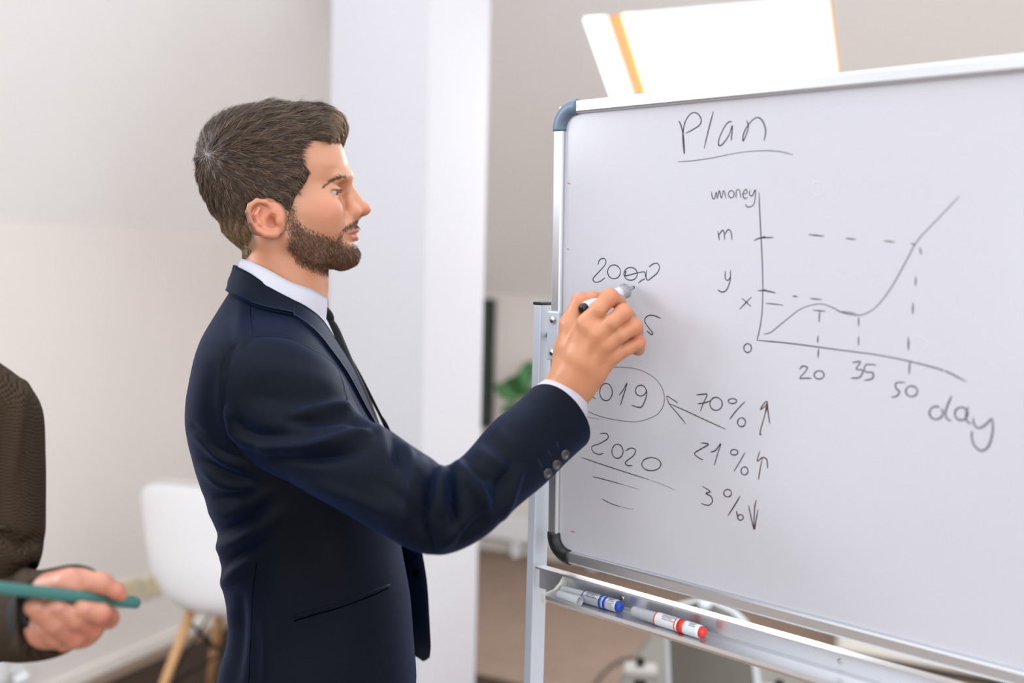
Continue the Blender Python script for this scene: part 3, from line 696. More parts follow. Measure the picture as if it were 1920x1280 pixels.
def head_colours(P, N):
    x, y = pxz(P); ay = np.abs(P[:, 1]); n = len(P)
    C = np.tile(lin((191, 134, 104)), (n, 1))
    def blend(w, c): nonlocal C; w = np.clip(w, 0, 1)[:, None]; C = C * (1 - w) + lin(c) * w
    blend(0.55 * np.exp(-(((x - 612) / 26) ** 2 + ((y - 395) / 22) ** 2)), (200, 120, 96))
    blend(0.6 * np.exp(-(((x - 684) / 16) ** 2 + ((y - 394) / 14) ** 2)), (200, 120, 97))
    blend(0.7 * (ay > .069) * np.exp(-(((x - 495) / 36) ** 2 + ((y - 410) / 40) ** 2)), (204, 120, 92))
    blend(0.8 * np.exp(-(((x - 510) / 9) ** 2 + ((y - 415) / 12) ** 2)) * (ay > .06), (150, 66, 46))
    bd = poly_sdf(x, y, BEARD_POLY); blend(0.55 * sm(6, -22, bd) * (x > 520), (124, 82, 60))
    lipm = np.exp(-(((y - 437.5) / 8.0) ** 4)) * (x > 645) * (ay < .0225); blend(0.85 * lipm, (190, 104, 96)); blend(0.7 * np.exp(-(((y - 437.6) / 1.8) ** 2)) * (x > 640) * (x < 668) * (ay < .026), (92, 40, 36))
    hd = poly_sdf(x, y, HAIR_POLY); blend(0.8 * sm(4, -8, hd) * (ay < .09), (92, 68, 52))
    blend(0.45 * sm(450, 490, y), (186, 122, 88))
    # sockets and lids a touch redder
    blend(0.35 * np.exp(-(((x - 628) / 12) ** 2 + ((y - 362) / 9) ** 2)), (186, 118, 98))
    return C
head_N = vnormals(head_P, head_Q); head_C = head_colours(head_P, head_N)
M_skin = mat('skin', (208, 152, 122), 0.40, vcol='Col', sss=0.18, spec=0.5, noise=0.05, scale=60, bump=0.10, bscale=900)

man = empty('person', Vector((V(540, 900, 1.43).x, V(540, 900, 1.43).y, 0)), 'bearded man in navy suit, profile view, writing on the whiteboard', 'person')
def mp(o): return rel(o, man)
# eyes
M_eyew = mat('eye_white', (186, 174, 168), 0.15); M_iris = mat('iris', (92, 92, 78), 0.15); M_pupil = mat('pupil', (12, 10, 10), 0.1)
for s in (-1, 1):
    c = np.array(hp(617, 361.5, s * .0325)); gz = nrm(np.array((1.0, -s * 0.02 - .06, -.10)))
    e = lathe('eye', c - gz * .0118, c + gz, [(0.0118 - .0118 * math.cos(a), max(.0118 * math.sin(a), 1e-5)) for a in np.linspace(0.01, math.pi - .5, 14)], M_eyew, None, 24)
    for o_, t0, prof, m_ in ((e, 0, None, None),):
        pass
    ir = lathe('iris', c - gz * .0118, c + gz, [(0.0118 - .01195 * math.cos(a), max(.01195 * math.sin(a), 1e-5)) for a in np.linspace(math.pi - .52, math.pi - .16, 5)], M_iris, None, 24)
    pu = lathe('pupil', c - gz * .0118, c + gz, [(0.0118 - .0121 * math.cos(a), max(.0121 * math.sin(a), 1e-5)) for a in np.linspace(math.pi - .2, math.pi - .01, 4)], M_pupil, None, 16)
    for o_ in (e, ir, pu):
        co = np.array([v.co for v in o_.data.vertices]); co = to_w(co); o_.data.vertices.foreach_set('co', co.astype(np.float32).ravel())
    mp(e); ir.parent = e; pu.parent = e
# teeth
v, f = tube_data(np.array([hp(648, 436.5, -.020), hp(657, 436, -.012), hp(662, 435.8, 0), hp(657, 436, .012), hp(648, 436.5, .020)]), .0022, 8)
mp(mesh_obj('teeth', to_w(np.array(v)), f, mat('teeth', (236, 230, 222), 0.2)))

# ---- hair: a shaped volume under the strands
def hair_field():
    F = Field(hp0(340, 520, -.105), hp0(690, 165, .105), 0.002)
    sl, X, Y, Z = F.box(F.lo, F.lo + F.h * F.n)
    base = head_loft(X, Y, Z)
    a_, b_ = np.array(hp(536, 440)), np.array(hp(524, 650)); d_ = b_ - a_
    tt_ = np.clip(((X - a_[0]) * d_[0] + (Y - a_[1]) * d_[1] + (Z - a_[2]) * d_[2]) / (d_ @ d_), 0, 1)
    base = np.minimum(base, np.sqrt((X - a_[0] - tt_ * d_[0]) ** 2 + (Y - a_[1] - tt_ * d_[1]) ** 2 + (Z - a_[2] - tt_ * d_[2]) ** 2) - (.0525 + .0095 * tt_))
    G = np.stack(np.broadcast_arrays(X, Y, Z), -1)
    px, py = pxz(G); sd = poly_sdf(px, py, HAIR_POLY)
    t = np.interp(py, [195, 230, 300, 360, 420, 470, 490], [9, 9, 8, 7, 6, 4, 3])
    t = t * sm(1, -16, sd) - 8 * sm(-2, 6, sd)
    lat = np.clip(np.abs(Y) / .075, 0, 1) ** 3
    tt = t * (1 - 0.30 * lat) * HS
    F.v[:] = base - tt
    v = F.v
    for ax in range(3): v = (np.roll(v, 1, ax) + 2 * v + np.roll(v, -1, ax)) / 4; v = (np.roll(v, 2, ax) + 2 * v + np.roll(v, -2, ax)) / 4
    v[:, :, -4:] = .05; v[:, :, :4] = .05
    F.v[:] = v
    # combed-up front and the waves on top
    F.ell(hp(594, 232, 0), (.034, .044, .0215), .016); F.ell(hp(624, 237, 0), (.0170, .038, .0165), .012)
    F.ell(hp(566, 222, 0), (.030, .042, .0150), .012); F.ell(hp(520, 222, 0), (.034, .042, .0120), .014)
    F.cap(hp(548, 216, -.046), hp(600, 246, -.050), .010, .010, .012); F.cap(hp(470, 250, -.056), hp(545, 262, -.064), .007, .006, .012)
    return F
hair_P, hair_Q = hair_field().mesh(3)
_hx, _hy = pxz(hair_P[hair_Q].mean(1)); hair_Q = hair_Q[poly_sdf(_hx, _hy, HAIR_POLY) < 7]
hair_N = vnormals(hair_P, hair_Q)
M_hair = hair_mat('hair_brown'); M_beard = hair_mat('beard_brown', 0.5)
hair = fast_mesh('hair', to_w(hair_P), hair_Q, M_hair); set_col(hair, np.tile(lin((58, 44, 36)), (len(hair_P), 1))); mp(hair)
def sample(P, Q, n, w=None):
    a = np.linalg.norm(np.cross(P[Q[:, 2]] - P[Q[:, 0]], P[Q[:, 3]] - P[Q[:, 1]]), axis=1)
    if w is not None: a = a * w
    i = rng.choice(len(Q), n, p=a / a.sum()); u, v = rng.random((2, n, 1)); q = Q[i]
    return P[q[:, 0]] * (1 - u) * (1 - v) + P[q[:, 1]] * u * (1 - v) + P[q[:, 2]] * u * v + P[q[:, 3]] * (1 - u) * v, q[:, 0]
def grow(p, n, d, length, lift, curl, m=6, jit=0.10):
    """p roots, n normals, d tangent directions; strands rise by lift and bend back to the surface by curl"""
    k = len(p); d = nrm(d - n * (d * n).sum(1, keepdims=True)); d = nrm(d + rng.normal(0, jit, (k, 3)))
    d = nrm(d - n * (d * n).sum(1, keepdims=True))
    cn = np.stack([np.sin(p @ np.array(a_) + b_) for a_, b_ in (((310, 170, 420), 1), ((-260, 390, 330), 2), ((450, -210, 240), 4))], 1)
    d = nrm(d + 0.16 * cn)
    out = np.zeros((k, m, 3)); q = p.copy(); cur = nrm(d + n * np.reshape(lift, (-1, 1))); out[:, 0] = q
    st_ = np.reshape(length, (-1, 1)) / (m - 1); side = np.cross(d, n) * rng.normal(0, 0.06, (k, 1))
    for i in range(1, m):
        q = q + cur * st_; out[:, i] = q
        cur = nrm(cur - n * np.reshape(curl, (-1, 1)) / (m - 1) + side)
    return out
cen = hair_P[hair_Q].mean(1); cx, cy = pxz(cen)
NH = 62000
r, vi = sample(hair_P, hair_Q, NH, (poly_sdf(cx, cy, HAIR_POLY) < 3).astype(float) * np.where((cen[:, 1] < .03) | (cy < 260), 1.0, 0.4))
n = hair_N[vi]; x, y = pxz(r)
Wp = np.array(hp(399, 292, -.052))
d = r - Wp; dist = np.linalg.norm(d, axis=1)
dn = nrm(d)
top = sm(285, 215, y); back = sm(470, 400, x) * sm(300, 380, y)
far = (r[:, 1] > .0) & (y > 250)
dn[far] = np.array((.35, 0, -1))
dn = nrm(dn + np.outer(back, (0.1, 0, -0.9)) + np.outer(sm(330, 400, y) * sm(540, 480, x), (0.05, 0, -0.5)))
front = sm(585, 625, x) * sm(285, 262, y)
dn = nrm(dn + np.outer(front, (0.3, 0, -1.1)) + np.outer(top * sm(480, 560, x), (0, -.25, 0.0)) * np.sin(x / 13.0)[:, None])
sb_ = np.maximum(sm(525, 540, x) * sm(345, 365, y), .8 * sm(535, 565, x) * sm(272, 300, y)); dn = nrm(dn * (1 - sb_[:, None]) + np.outer(sb_, (.25, 0, -1)))
L = np.interp(y, [195, 250, 300, 360, 420, 470, 490], [.030, .027, .020, .014, .010, .006, .004]) * rng.uniform(.7, 1.2, NH)
L = L * (1 - .35 * front) * np.clip(dist / .02, .35, 1)
L = L * np.where(sb_ > .5, .6, 1)
lift = np.interp(y, [195, 260, 360, 480], [.22, .17, .13, .22]) + rng.normal(0, .05, NH) + .10 * front
curl = np.interp(y, [195, 260, 360, 480], [.75, .6, .35, .3]) + 1.0 * front
edge_ = sm(-14, 0, poly_sdf(x, y, HAIR_POLY)) * (y > 262); L = L * (1 - .5 * edge_); lift = lift * (1 - .5 * edge_)
g = grow(r, n, dn, L, lift, curl, 7)
hc = lin((58, 44, 36))[None] * rng.uniform(.65, 1.5, (NH, 1))
wm = rng.random(NH) < .22; hc[wm] = lin((120, 92, 66)) * rng.uniform(.6, 1.3, (wm.sum(), 1))
nape = sm(370, 460, y)[:, None]; hc = hc * (1 - .7 * nape) + .7 * nape * lin((146, 116, 82)) * rng.uniform(.7, 1.2, (NH, 1))
fr = (front * .55)[:, None]; hc = hc * (1 - fr) + fr * lin((168, 138, 108)) * rng.uniform(.7, 1.25, (NH, 1))
W = dir_w(n)
o = strands('hair_strands', to_w(g.reshape(-1, 3)).reshape(g.shape), rng.uniform(.00035, .0006, NH), hc, M_hair, None, W); mp(o)
# beard and moustache
cen = head_P[head_Q].mean(1); cx, cy = pxz(cen); bsd = poly_sdf(cx, cy, BEARD_POLY)
NB = 24000
r, vi = sample(head_P, head_Q, NB, (bsd < 1) * (cx > 525) * sm(2, -22, bsd) * np.where(cen[:, 1] < .01, 1, .5) * np.where(cy > 465, 1.8, 1) * np.where((cy < 431) & (cx > 630), 5.0, 1))
n = head_N[vi]; x, y = pxz(r)
dn = np.zeros((NB, 3)); dn[:, 0] = np.interp(x, [540, 600, 660], [.25, .45, .3]); dn[:, 2] = -1
mu = (y < 431) & (x > 630); dn[mu] = (-.35, 0, -.8)
L = np.interp(y, [390, 430, 470, 492, 505], [.0035, .0045, .0062, .0052, .003]) * rng.uniform(.6, 1.25, NB)
g = grow(r, n, dn, L, .42 + rng.normal(0, .12, NB), .5, 4, .22)
bc = lin((84, 57, 42))[None] * rng.uniform(.6, 1.6, (NB, 1)); wl = rng.random(NB) < .2; bc[wl] = lin((150, 108, 76)) * rng.uniform(.7, 1.2, (wl.sum(), 1))
o = strands('beard', to_w(g.reshape(-1, 3)).reshape(g.shape), rng.uniform(.0003, .0005, NB), bc, M_beard, None, dir_w(n)); mp(o)
# eyebrows and lashes
_sel = (head_P[:, 1] < -.004) & (head_P[:, 0] > .03) & ((head_N[:, 1] < -.12) | (head_N[:, 0] > .8)); _nP, _nN = head_P[_sel], head_N[_sel]; _nx, _ny = pxz(_nP)
for s in (-1, 1):
    k = 330; t = rng.random(k) ** 1.15; bx = 651 - 42 * t; by = 334 - 4 * np.sin(t * 2.6) + 19 * t ** 1.4 + rng.normal(0, 2.0, k) * (1.1 - t)
    idx = np.array([np.argmin((_nx - a) ** 2 + (_ny - b) ** 2 + 2.5e3 * np.maximum(_nP[:, 1] + .06, 0)) for a, b in zip(bx, by)])
    q = _nP[idx] * np.array((1, -s, 1)); qn = _nN[idx] * np.array((1, -s, 1))
    g = grow(q, qn, np.tile((-.8, s * .45, -.12), (k, 1)) + np.outer(1 - t, (0, 0, .5)), rng.uniform(.004, .008, k), .16, .2, 4, .16)
    o = strands('eyebrow', to_w(g.reshape(-1, 3)).reshape(g.shape), .0003, np.tile(lin((104, 78, 60)), (k, 1)) * rng.uniform(.6, 1.4, (k, 1)), M_beard, None, dir_w(qn)); mp(o)
    c = np.array(hp(617, 361.5, s * .0325)); k = 60; a = np.linspace(-1, 1, k)
    q = c + np.stack([.0130 - .006 * a ** 2, .0125 * a, np.full(k, .0036) - .0012 * a ** 2], 1)
    g = grow(q, np.tile((.3, 0, 1.0), (k, 1)) / 1.05, np.stack([np.ones(k), a * .5, np.full(k, 0.0)], 1), .007, .05, -.5, 4, .1)
    o = strands('eyelashes', to_w(g.reshape(-1, 3)).reshape(g.shape), .0003, np.tile(lin((30, 22, 18)), (k, 1)), M_beard, None, np.tile(H_Z, (k, 1))); mp(o)
# ---------------------------------------------------------------- the man's suit, arm and hand
PSB = math.radians(7.0)
B_O = np.array(V(530, 640, 1.43)); B_X = np.array(C_R * math.cos(PSB) + C_F * math.sin(PSB)); B_Y = np.array(-C_R * math.sin(PSB) + C_F * math.cos(PSB)); B_Z = np.array(C_U)
_cb = np.array(C_P) - B_O; _cb = np.array((_cb @ B_X, _cb @ B_Y, _cb @ B_Z))
def bq(px, py, y=0.0):             # body coordinates of a side-view drawing position at a distance y from the mid plane (near side negative)
    rr = np.array(ray(px, py)); rr = np.array((rr @ B_X, rr @ B_Y, rr @ B_Z)); t = (y - _cb[1]) / rr[1]
    return _cb + rr * t
def b2w(P): P = np.asarray(P, float); return B_O + P[..., :1] * B_X + P[..., 1:2] * B_Y + P[..., 2:3] * B_Z
def px_of(Wp_): 
    d = np.asarray(Wp_) - np.array(C_P); dd = d @ np.array(C_F)
    return 960 + FPX * (d @ np.array(C_R)) / dd, 640 - FPX * (d @ np.array(C_U)) / dd
def ridge(x, y, lines):
    """sum of ridges and creases: (polyline, height, half width in the side view)"""
    out = np.zeros(x.shape)
    for pts, h, w in lines:
        c = catmull(pts, 6); best = np.full(x.shape, 1e9); tt = np.zeros(x.shape)
        m = (x > c[:, 0].min() - 4 * w) & (x < c[:, 0].max() + 4 * w) & (y > c[:, 1].min() - 4 * w) & (y < c[:, 1].max() + 4 * w)
        if not m.any(): continue
        xm, ym = x[m], y[m]; bb = np.full(xm.shape, 1e9); tm = np.zeros(xm.shape)
        for i in range(len(c) - 1):
            a, b = c[i], c[i + 1]; e = b - a; L = e @ e + 1e-9
            t = np.clip(((xm - a[0]) * e[0] + (ym - a[1]) * e[1]) / L, 0, 1)
            d = (xm - a[0] - e[0] * t) ** 2 + (ym - a[1] - e[1] * t) ** 2
            u = d < bb; bb[u] = d[u]; tm[u] = ((i + t) / (len(c) - 1))[u]
        fade = np.sin(np.pi * np.clip(tm * .86 + .07, 0, 1)) ** .6
        w2 = w * .85; out[m] += 1.45 * h * fade * np.exp(-bb / (2 * w2 * w2))
    return out
def grid_faces(nr, nc, wrap):
    i = np.arange(nr - 1)[:, None]; j = np.arange(nc if wrap else nc - 1)[None, :]; k = (j + 1) % nc
    return np.stack([i * nc + j, i * nc + k, (i + 1) * nc + k, (i + 1) * nc + j], -1).reshape(-1, 4)
def grid_normals(G, wrap):
    du = np.gradient(G, axis=0)
    dv = (np.roll(G, -1, 1) - np.roll(G, 1, 1)) if wrap else np.gradient(G, axis=1)
    return nrm(np.cross(dv, du))
def sheet(name, G, thick, material, parent, wrap=False):
    """a cloth sheet from a grid of points (rows, cols, 3) given thickness along its normals"""
    G = np.asarray(G, float); N = grid_normals(G, wrap); nr, nc = G.shape[:2]
    A = (G + N * thick / 2).reshape(-1, 3); B = (G - N * thick / 2).reshape(-1, 3)
    f = grid_faces(nr, nc, wrap); M_ = nr * nc; F_ = [f, f[:, ::-1] + M_]
    def edge(idx): idx = np.array(idx); F_.append(np.stack([idx[:-1], idx[:-1] + M_, idx[1:] + M_, idx[1:]], 1))
    edge(np.arange(nc)[::-1]); edge((nr - 1) * nc + np.arange(nc))
    if not wrap: edge(np.arange(nr) * nc); edge((np.arange(nr) * nc + nc - 1)[::-1])
    else: edge([nc - 1, 0][::-1]); edge([(nr - 1) * nc + nc - 1, (nr - 1) * nc])
    o = fast_mesh(name, np.concatenate([A, B]), np.concatenate(F_), material, None)
    return o
M_suit = mat('navy_wool', (4, 8, 17), 0.6, noise=0.10, scale=240, bump=0.12, bscale=1600, sheen=0.20, spec=0.10, sheen_tint=(58, 98, 172))
M_seam = mat('navy_seam', (2, 3, 5), 0.9, spec=0.0)
M_shirt = mat('white_cotton', (188, 186, 196), 0.8, bump=0.05, bscale=1500, spec=0.2)
M_tie = mat('black_green_silk', (9, 14, 15), 0.7, bump=0.08, bscale=900, spec=0.15)
TB = np.array([  # image row, back, front, half width
    (540, 440, 570, .058), (550, 432, 577, .066), (562, 424, 584, .076), (580, 413, 595, .092), (597, 403, 606, .112), (612, 395, 615, .140), (627, 387, 623, .168), (645, 379, 633, .192), (670, 369, 647, .207), (705, 359, 664, .213),
    (740, 352, 680, .213), (780, 350, 697, .211), (820, 354, 712, .207), (860, 362, 726, .201), (900, 376, 739, .195), (950, 392, 753, .188), (1000, 400, 765, .183), (1050, 402, 774, .181),
    (1100, 409, 782, .181), (1140, 415, 787, .183), (1180, 412, 791, .188), (1230, 398, 794, .194), (1277, 388, 795, .198), (1330, 380, 794, .2)], float)
TB[:, 1] += np.interp(TB[:, 0], [540, 600, 640, 700, 800, 860, 950, 1000, 1140, 1280], [4, 6, 9, 13, 14, 16, 19, 22, 26, 22])
TB[:, 2] -= np.interp(TB[:, 0], [540, 820, 950, 1000, 1280], [0, 0, 10, 15, 15])
TSX = np.array([(540, 578), (552, 588), (568, 600), (596, 619), (635, 635), (680, 653), (725, 674), (760, 689), (800, 704), (860, 722), (900, 728), (1000, 738), (1340, 745)], float)
def torso_rows(rows, infl=0.0, shirt_front=False):
    out = []
    for r in rows:
        xb, xf, w = (np.interp(r, TB[:, 0], TB[:, i]) for i in (1, 2, 3))
        if shirt_front: xf = np.interp(r, TSX[:, 0], TSX[:, 1]) + 5
        b = bq(xb, r); f = bq(xf, r); out.append((b[0] - infl, f[0] + infl, w + infl, f[2]))
    a = np.array(out)
    k = np.array([1, 4, 6, 4, 1]) / 16
    for _ in range(6):
        for c in range(3): a[:, c] = np.convolve(np.pad(a[:, c], 2, 'edge'), k, 'valid')
    return a
def torso_pt(row, th, n=2.5):
    xb, xf, w, z = row; xc = xb + (xf - xb) * .50
    c, s_ = np.cos(th), np.sin(th); a = np.where(c > 0, xf - xc, xc - xb)
    X = xc + a * np.sign(c) * np.abs(c) ** (2 / n); Y = -w * np.sign(s_) * np.abs(s_) ** (2 / n)
    return np.stack([X, Y, np.full_like(X, z)], -1)
# jacket body: open at the front, from hem to neck
rows = np.concatenate([np.linspace(541, 640, 40), np.linspace(643, 1283, 190)])
R_ = torso_rows(rows); NC = 260
gapy = np.interp(rows, [541, 575, 610, 660, 720, 780, 850, 950, 1050, 1150, 1240, 1265, 1283], [.050, .066, .070, .066, .056, .042, .028, .034, .046, .056, .066, .078, .105])
G = np.zeros((len(rows), NC, 3))
for i, rw in enumerate(R_):
    tg = math.asin(min(.98, (gapy[i] / rw[2]) ** (2.5 / 2)))
    tt = np.linspace(0, 1, NC); th = tg + (2 * math.pi - 2 * tg) * tt
    G[i] = torso_pt(rw, th)
    G[i, :, 0] += .026 * sm(820, 1040, rows[i]) * sm(math.pi * 1.3, math.pi * 1.8, th)       # the far front hangs further forward
Gw = b2w(G); Nw = grid_normals(Gw, False)
if (Nw[100, NC // 4] @ np.array(-B_Y)) < 0: Nw = -Nw
X_, Y_ = px_of(Gw)
near = sm(.05, -.05, G[..., 1])
folds_t = [([(372, 815), (410, 850), (455, 872)], .006, 7), ([(365, 800), (400, 838), (440, 858)], -.004, 6), ([(380, 860), (420, 885), (470, 900)], -.006, 8), ([(385, 880), (425, 905), (480, 915)], .005, 8),
           ([(395, 930), (430, 930), (480, 915)], -.005, 9), ([(402, 960), (440, 960), (500, 925)], .005, 10), ([(404, 1000), (440, 990), (500, 945)], -.006, 11), ([(402, 1030), (450, 1012), (520, 965)], .006, 11),
           ([(408, 1075), (440, 1045), (500, 1005)], -.006, 9), ([(415, 1100), (445, 1070), (480, 1045)], .004, 8), ([(440, 1280), (450, 1200), (452, 1120)], -.005, 10), ([(500, 1290), (506, 1220), (500, 1150)], .004, 12), ([(415, 1290), (422, 1220), (432, 1150)], .004, 9),
           ([(420, 610), (440, 640), (430, 690)], -.003, 10), ([(455, 560), (450, 600), (440, 640)], .0025, 10), ([(400, 690), (395, 760), (410, 820)], -.003, 14), ([(640, 1010), (650, 1100), (655, 1250)], .003, 30), ([(560, 1000), (565, 1100), (560, 1250)], -.003, 25)]
vis_ = sm(.12, .55, -(Nw @ np.array(C_F)))
disp = ridge(X_, Y_, folds_t) * near * (.15 + .85 * vis_) + .0012 * np.sin(X_ / 31 + Y_ / 47) * np.sin(Y_ / 63)
Gw = Gw + Nw * disp[..., None]
jacket = sheet('jacket', Gw[::-1], .0035, M_suit, None); mp(jacket)
jsurf = Gw.reshape(-1, 3); jn = Nw.reshape(-1, 3); jx, jy = px_of(jsurf); jnear = G.reshape(-1, 3)[:, 1] < .02
def on_jacket(px, py, off=.002, far=False):
    m = jnear if not far else ~jnear
    i = np.flatnonzero(m)[np.argmin((jx[m] - px) ** 2 + (jy[m] - py) ** 2)]
    return jsurf[i] + jn[i] * off
def jsub(o): return rel_to(o, jacket)
def rel_to(o, parent):             # child of a part whose own parent is the translated root
    o.parent = parent; o.location = (0, 0, 0); return o
_jm = jacket.location.copy()
# put all jacket geometry in root space: parts keep world vertices, the root offset is undone once
# ---- collar and lapels
def both(near_pts): return near_pts
def curve_b(pts, n=14):            # side-view points with lateral distance -> smooth 3D curve (world)
    return b2w(catmull(np.array([bq(px, py, y) for px, py, y in pts]), n))
def mirror_curve(c):
    q = (c - B_O); l = np.stack([q @ B_X, -(q @ B_Y), q @ B_Z], 1); return b2w(l)
def resample(c, n):
    d = np.r_[0, np.cumsum(np.linalg.norm(np.diff(c, axis=0), axis=1))]; t = np.linspace(0, d[-1], n)
    return np.stack([np.interp(t, d, c[:, i]) for i in range(3)], 1)
def band(name, top, bot, bulge, thick, material, rowsn=9, sides='both', n=70, push=0):
    """cloth band between two curves that start at the centre back; the other half mirrored"""
    A = resample(curve_b(top), n); B = resample(curve_b(bot), n)
    if sides == 'both': A = np.concatenate([mirror_curve(A)[:0:-1], A]); B = np.concatenate([mirror_curve(B)[:0:-1], B])
    if sides == 'far': A = mirror_curve(A); B = mirror_curve(B)
    c = B_O + B_X * -.02
    t = np.linspace(0, 1, rowsn)[:, None, None]; G_ = A[None] * (1 - t) + B[None] * t
    out = G_ - (B_O + 0.0 * B_Z); lat = out - (out @ B_Z)[..., None] * B_Z; lat = nrm(lat)
    endt = np.linspace(0, 1, A.shape[0])[None, :, None] if sides != 'both' else np.abs(np.linspace(-1, 1, A.shape[0]))[None, :, None]
    G_ = G_ + lat * (np.sin(np.pi * t) * bulge * (1 - .75 * endt ** 3))
    if push:
        sh_ = G_.shape; q = G_.reshape(-1, 3)
        for _ in range(3):
            for i_ in range(len(q)):
                co, ix, ds = JKD.find(q[i_]); sdv = (q[i_] - jsurf[ix]) @ jn[ix]
                if sdv < push and ds < .06: q[i_] = q[i_] + jn[ix] * (push - sdv)
        G_ = q.reshape(sh_)
        for _ in range(2): G_[1:-1, 1:-1] = (G_[1:-1, 1:-1] * 2 + G_[:-2, 1:-1] + G_[2:, 1:-1] + G_[1:-1, :-2] + G_[1:-1, 2:]) / 6
    return sheet(name, G_, thick, material, None)
from mathutils import kdtree
JKD = kdtree.KDTree(len(jsurf))
for i_, p_ in enumerate(jsurf): JKD.insert(p_, i_)
JKD.balance()
col_top = [(449, 499, 0), (452, 501, -.02), (463, 509, -.046), (490, 529, -.066), (520, 553, -.074), (546, 576, -.075)]
col_bot = [(431, 548, 0), (432, 550, -.03), (440, 559, -.060), (468, 576, -.088), (508, 592, -.103), (545, 607, -.104)]
collar = band('collar', col_top, col_bot, .007, .0045, M_suit, push=.006); collar.parent = jacket
lap_in = [(544, 572, -.072), (572, 592, -.066), (593, 611, -.060), (621, 659, -.055), (656, 714, -.047), (684, 765, -.038), (714, 803, -.030), (738, 870, -.024)]
lap_out = [(546, 604, -.106), (575, 628, -.118), (604, 664, -.118), (632, 715, -.104), (662, 765, -.082), (690, 800, -.058), (714, 822, -.040), (740, 874, -.026)]
for sd_ in ('near', 'far'):
    l = band('lapel', lap_in, lap_out, .004, .0035, M_suit, sides=sd_, push=.0042); l.parent = jacket
    if sd_ == 'far':
        co_ = np.array([v_.co for v_ in l.data.vertices]); zz_ = (co_ - B_O) @ B_Z; co_ = co_ + B_X * (.008 * sm(-.01, -.12, zz_))[:, None]; l.data.vertices.foreach_set('co', co_.astype(np.float32).ravel())
# ---- sleeve
PAIRS = [((508, 664), (462, 745), 1.312, .052), ((543, 640), (447, 800), 1.274, .061), ((612, 674), (482, 868), 1.250, .063), ((657, 767), (580, 918), 1.205, .058), ((725, 808), (660, 962), 1.163, .054), ((780, 848), (735, 1003), 1.135, .052),
         ((812, 876), (808, 1034), 1.115, .050), ((842, 874), (880, 1018), 1.120, .047), ((880, 851), (930, 976), 1.142, .045), ((933, 790), (990, 926), 1.178, .045), ((967, 759), (1045, 878), 1.212, .045), ((998, 729), (1089, 838), 1.240, .044)]
def sleeve_grid(pairs, nr, nc, n=2.15, wv=None):
    C = np.array([np.array(V((u[0] + l[0]) / 2, (u[1] + l[1]) / 2, d)) for u, l, d, q in pairs])
    P = np.array([(np.array(V(*u, d)) - np.array(V(*l, d))) / 2 for u, l, d, q in pairs]); Q = np.array([q for *_, q in pairs])
    C = catmull(C, nr); P = catmull(P, nr); Q = catmull(Q[:, None], nr)[:, 0]
    C, P, Q = C[::2], P[::2], Q[::2]
    T_ = nrm(np.gradient(C, axis=0)); D = nrm(np.cross(T_, P)); 
    th = np.arange(nc) * 2 * np.pi / nc; c, s_ = np.cos(th), np.sin(th)
    c = np.sign(c) * np.abs(c) ** (2 / n); s_ = np.sign(s_) * np.abs(s_) ** (2 / n)
    return C[:, None] + P[:, None] * c[None, :, None] + (D * Q[:, None])[:, None] * s_[None, :, None], D
S, SD = sleeve_grid(PAIRS, 44, 150)
SN = grid_normals(S, True)
cen_ = S.mean(1, keepdims=True)
if ((S - cen_) * SN).sum() < 0: SN = -SN
sx, sy = px_of(S)
facing = sm(.25, -.25, ((S - cen_) @ np.array(C_F)) / .05)
folds_s = [([(560, 775), (600, 770), (652, 764), (690, 788)], .006, 8), ([(545, 790), (600, 790), (650, 785), (700, 812)], -.006, 8), ([(500, 838), (575, 838), (650, 822), (710, 806)], .007, 8), ([(520, 860), (600, 858), (680, 845)], -.006, 9),
           ([(428, 770), (450, 820), (512, 842)], .005, 8), ([(445, 790), (480, 815), (560, 815)], -.004, 9), ([(480, 690), (540, 700), (610, 720)], .003, 16), ([(470, 740), (540, 752), (620, 748)], -.003, 14), ([(560, 900), (640, 925), (720, 960)], .003, 10),
           ([(813, 874), (803, 920), (797, 976), (812, 1026)], -.008, 6), ([(826, 872), (828, 910), (826, 960)], .005, 6), ([(843, 876), (849, 925), (856, 985)], -.009, 7), ([(790, 860), (776, 910), (768, 965)], .006, 11), ([(757, 832), (764, 855), (772, 885)], .005, 8), ([(735, 815), (742, 850), (748, 880)], -.005, 9),
           ([(858, 868), (890, 915), (912, 955)], .007, 9), ([(868, 860), (900, 890), (935, 905)], -.005, 9), ([(900, 845), (930, 870), (950, 880)], .004, 9), ([(974, 880), (955, 930), (940, 965)], .005, 7), ([(955, 870), (935, 915), (925, 945)], -.004, 8),
           ([(860, 1005), (890, 985), (910, 960)], -.004, 8), ([(830, 1020), (850, 1000), (872, 975)], .004, 8), ([(930, 800), (950, 830), (975, 850)], .002, 10), ([(700, 900), (760, 940), (790, 990)], -.003, 14)]
S = S + SN * (ridge(sx, sy, folds_s) * facing + .0008 * np.sin(sx / 23) * np.sin(sy / 29 + 1))[..., None]
sleeve = sheet('sleeve', S, .003, M_suit, None, True); sleeve.parent = jacket
ssurf = S.reshape(-1, 3); sx, sy = px_of(ssurf); sn_ = grid_normals(S, True); cen_ = S.mean(1, keepdims=True)
if ((S - cen_) * sn_).sum() < 0: sn_ = -sn_
sn_ = sn_.reshape(-1, 3); sfront = (sn_ @ np.array(C_F)) < .1
def on_sleeve(px, py, off=.002):
    i = np.flatnonzero(sfront)[np.argmin((sx[sfront] - px) ** 2 + (sy[sfront] - py) ** 2)]; return ssurf[i] + sn_[i] * off, sn_[i]
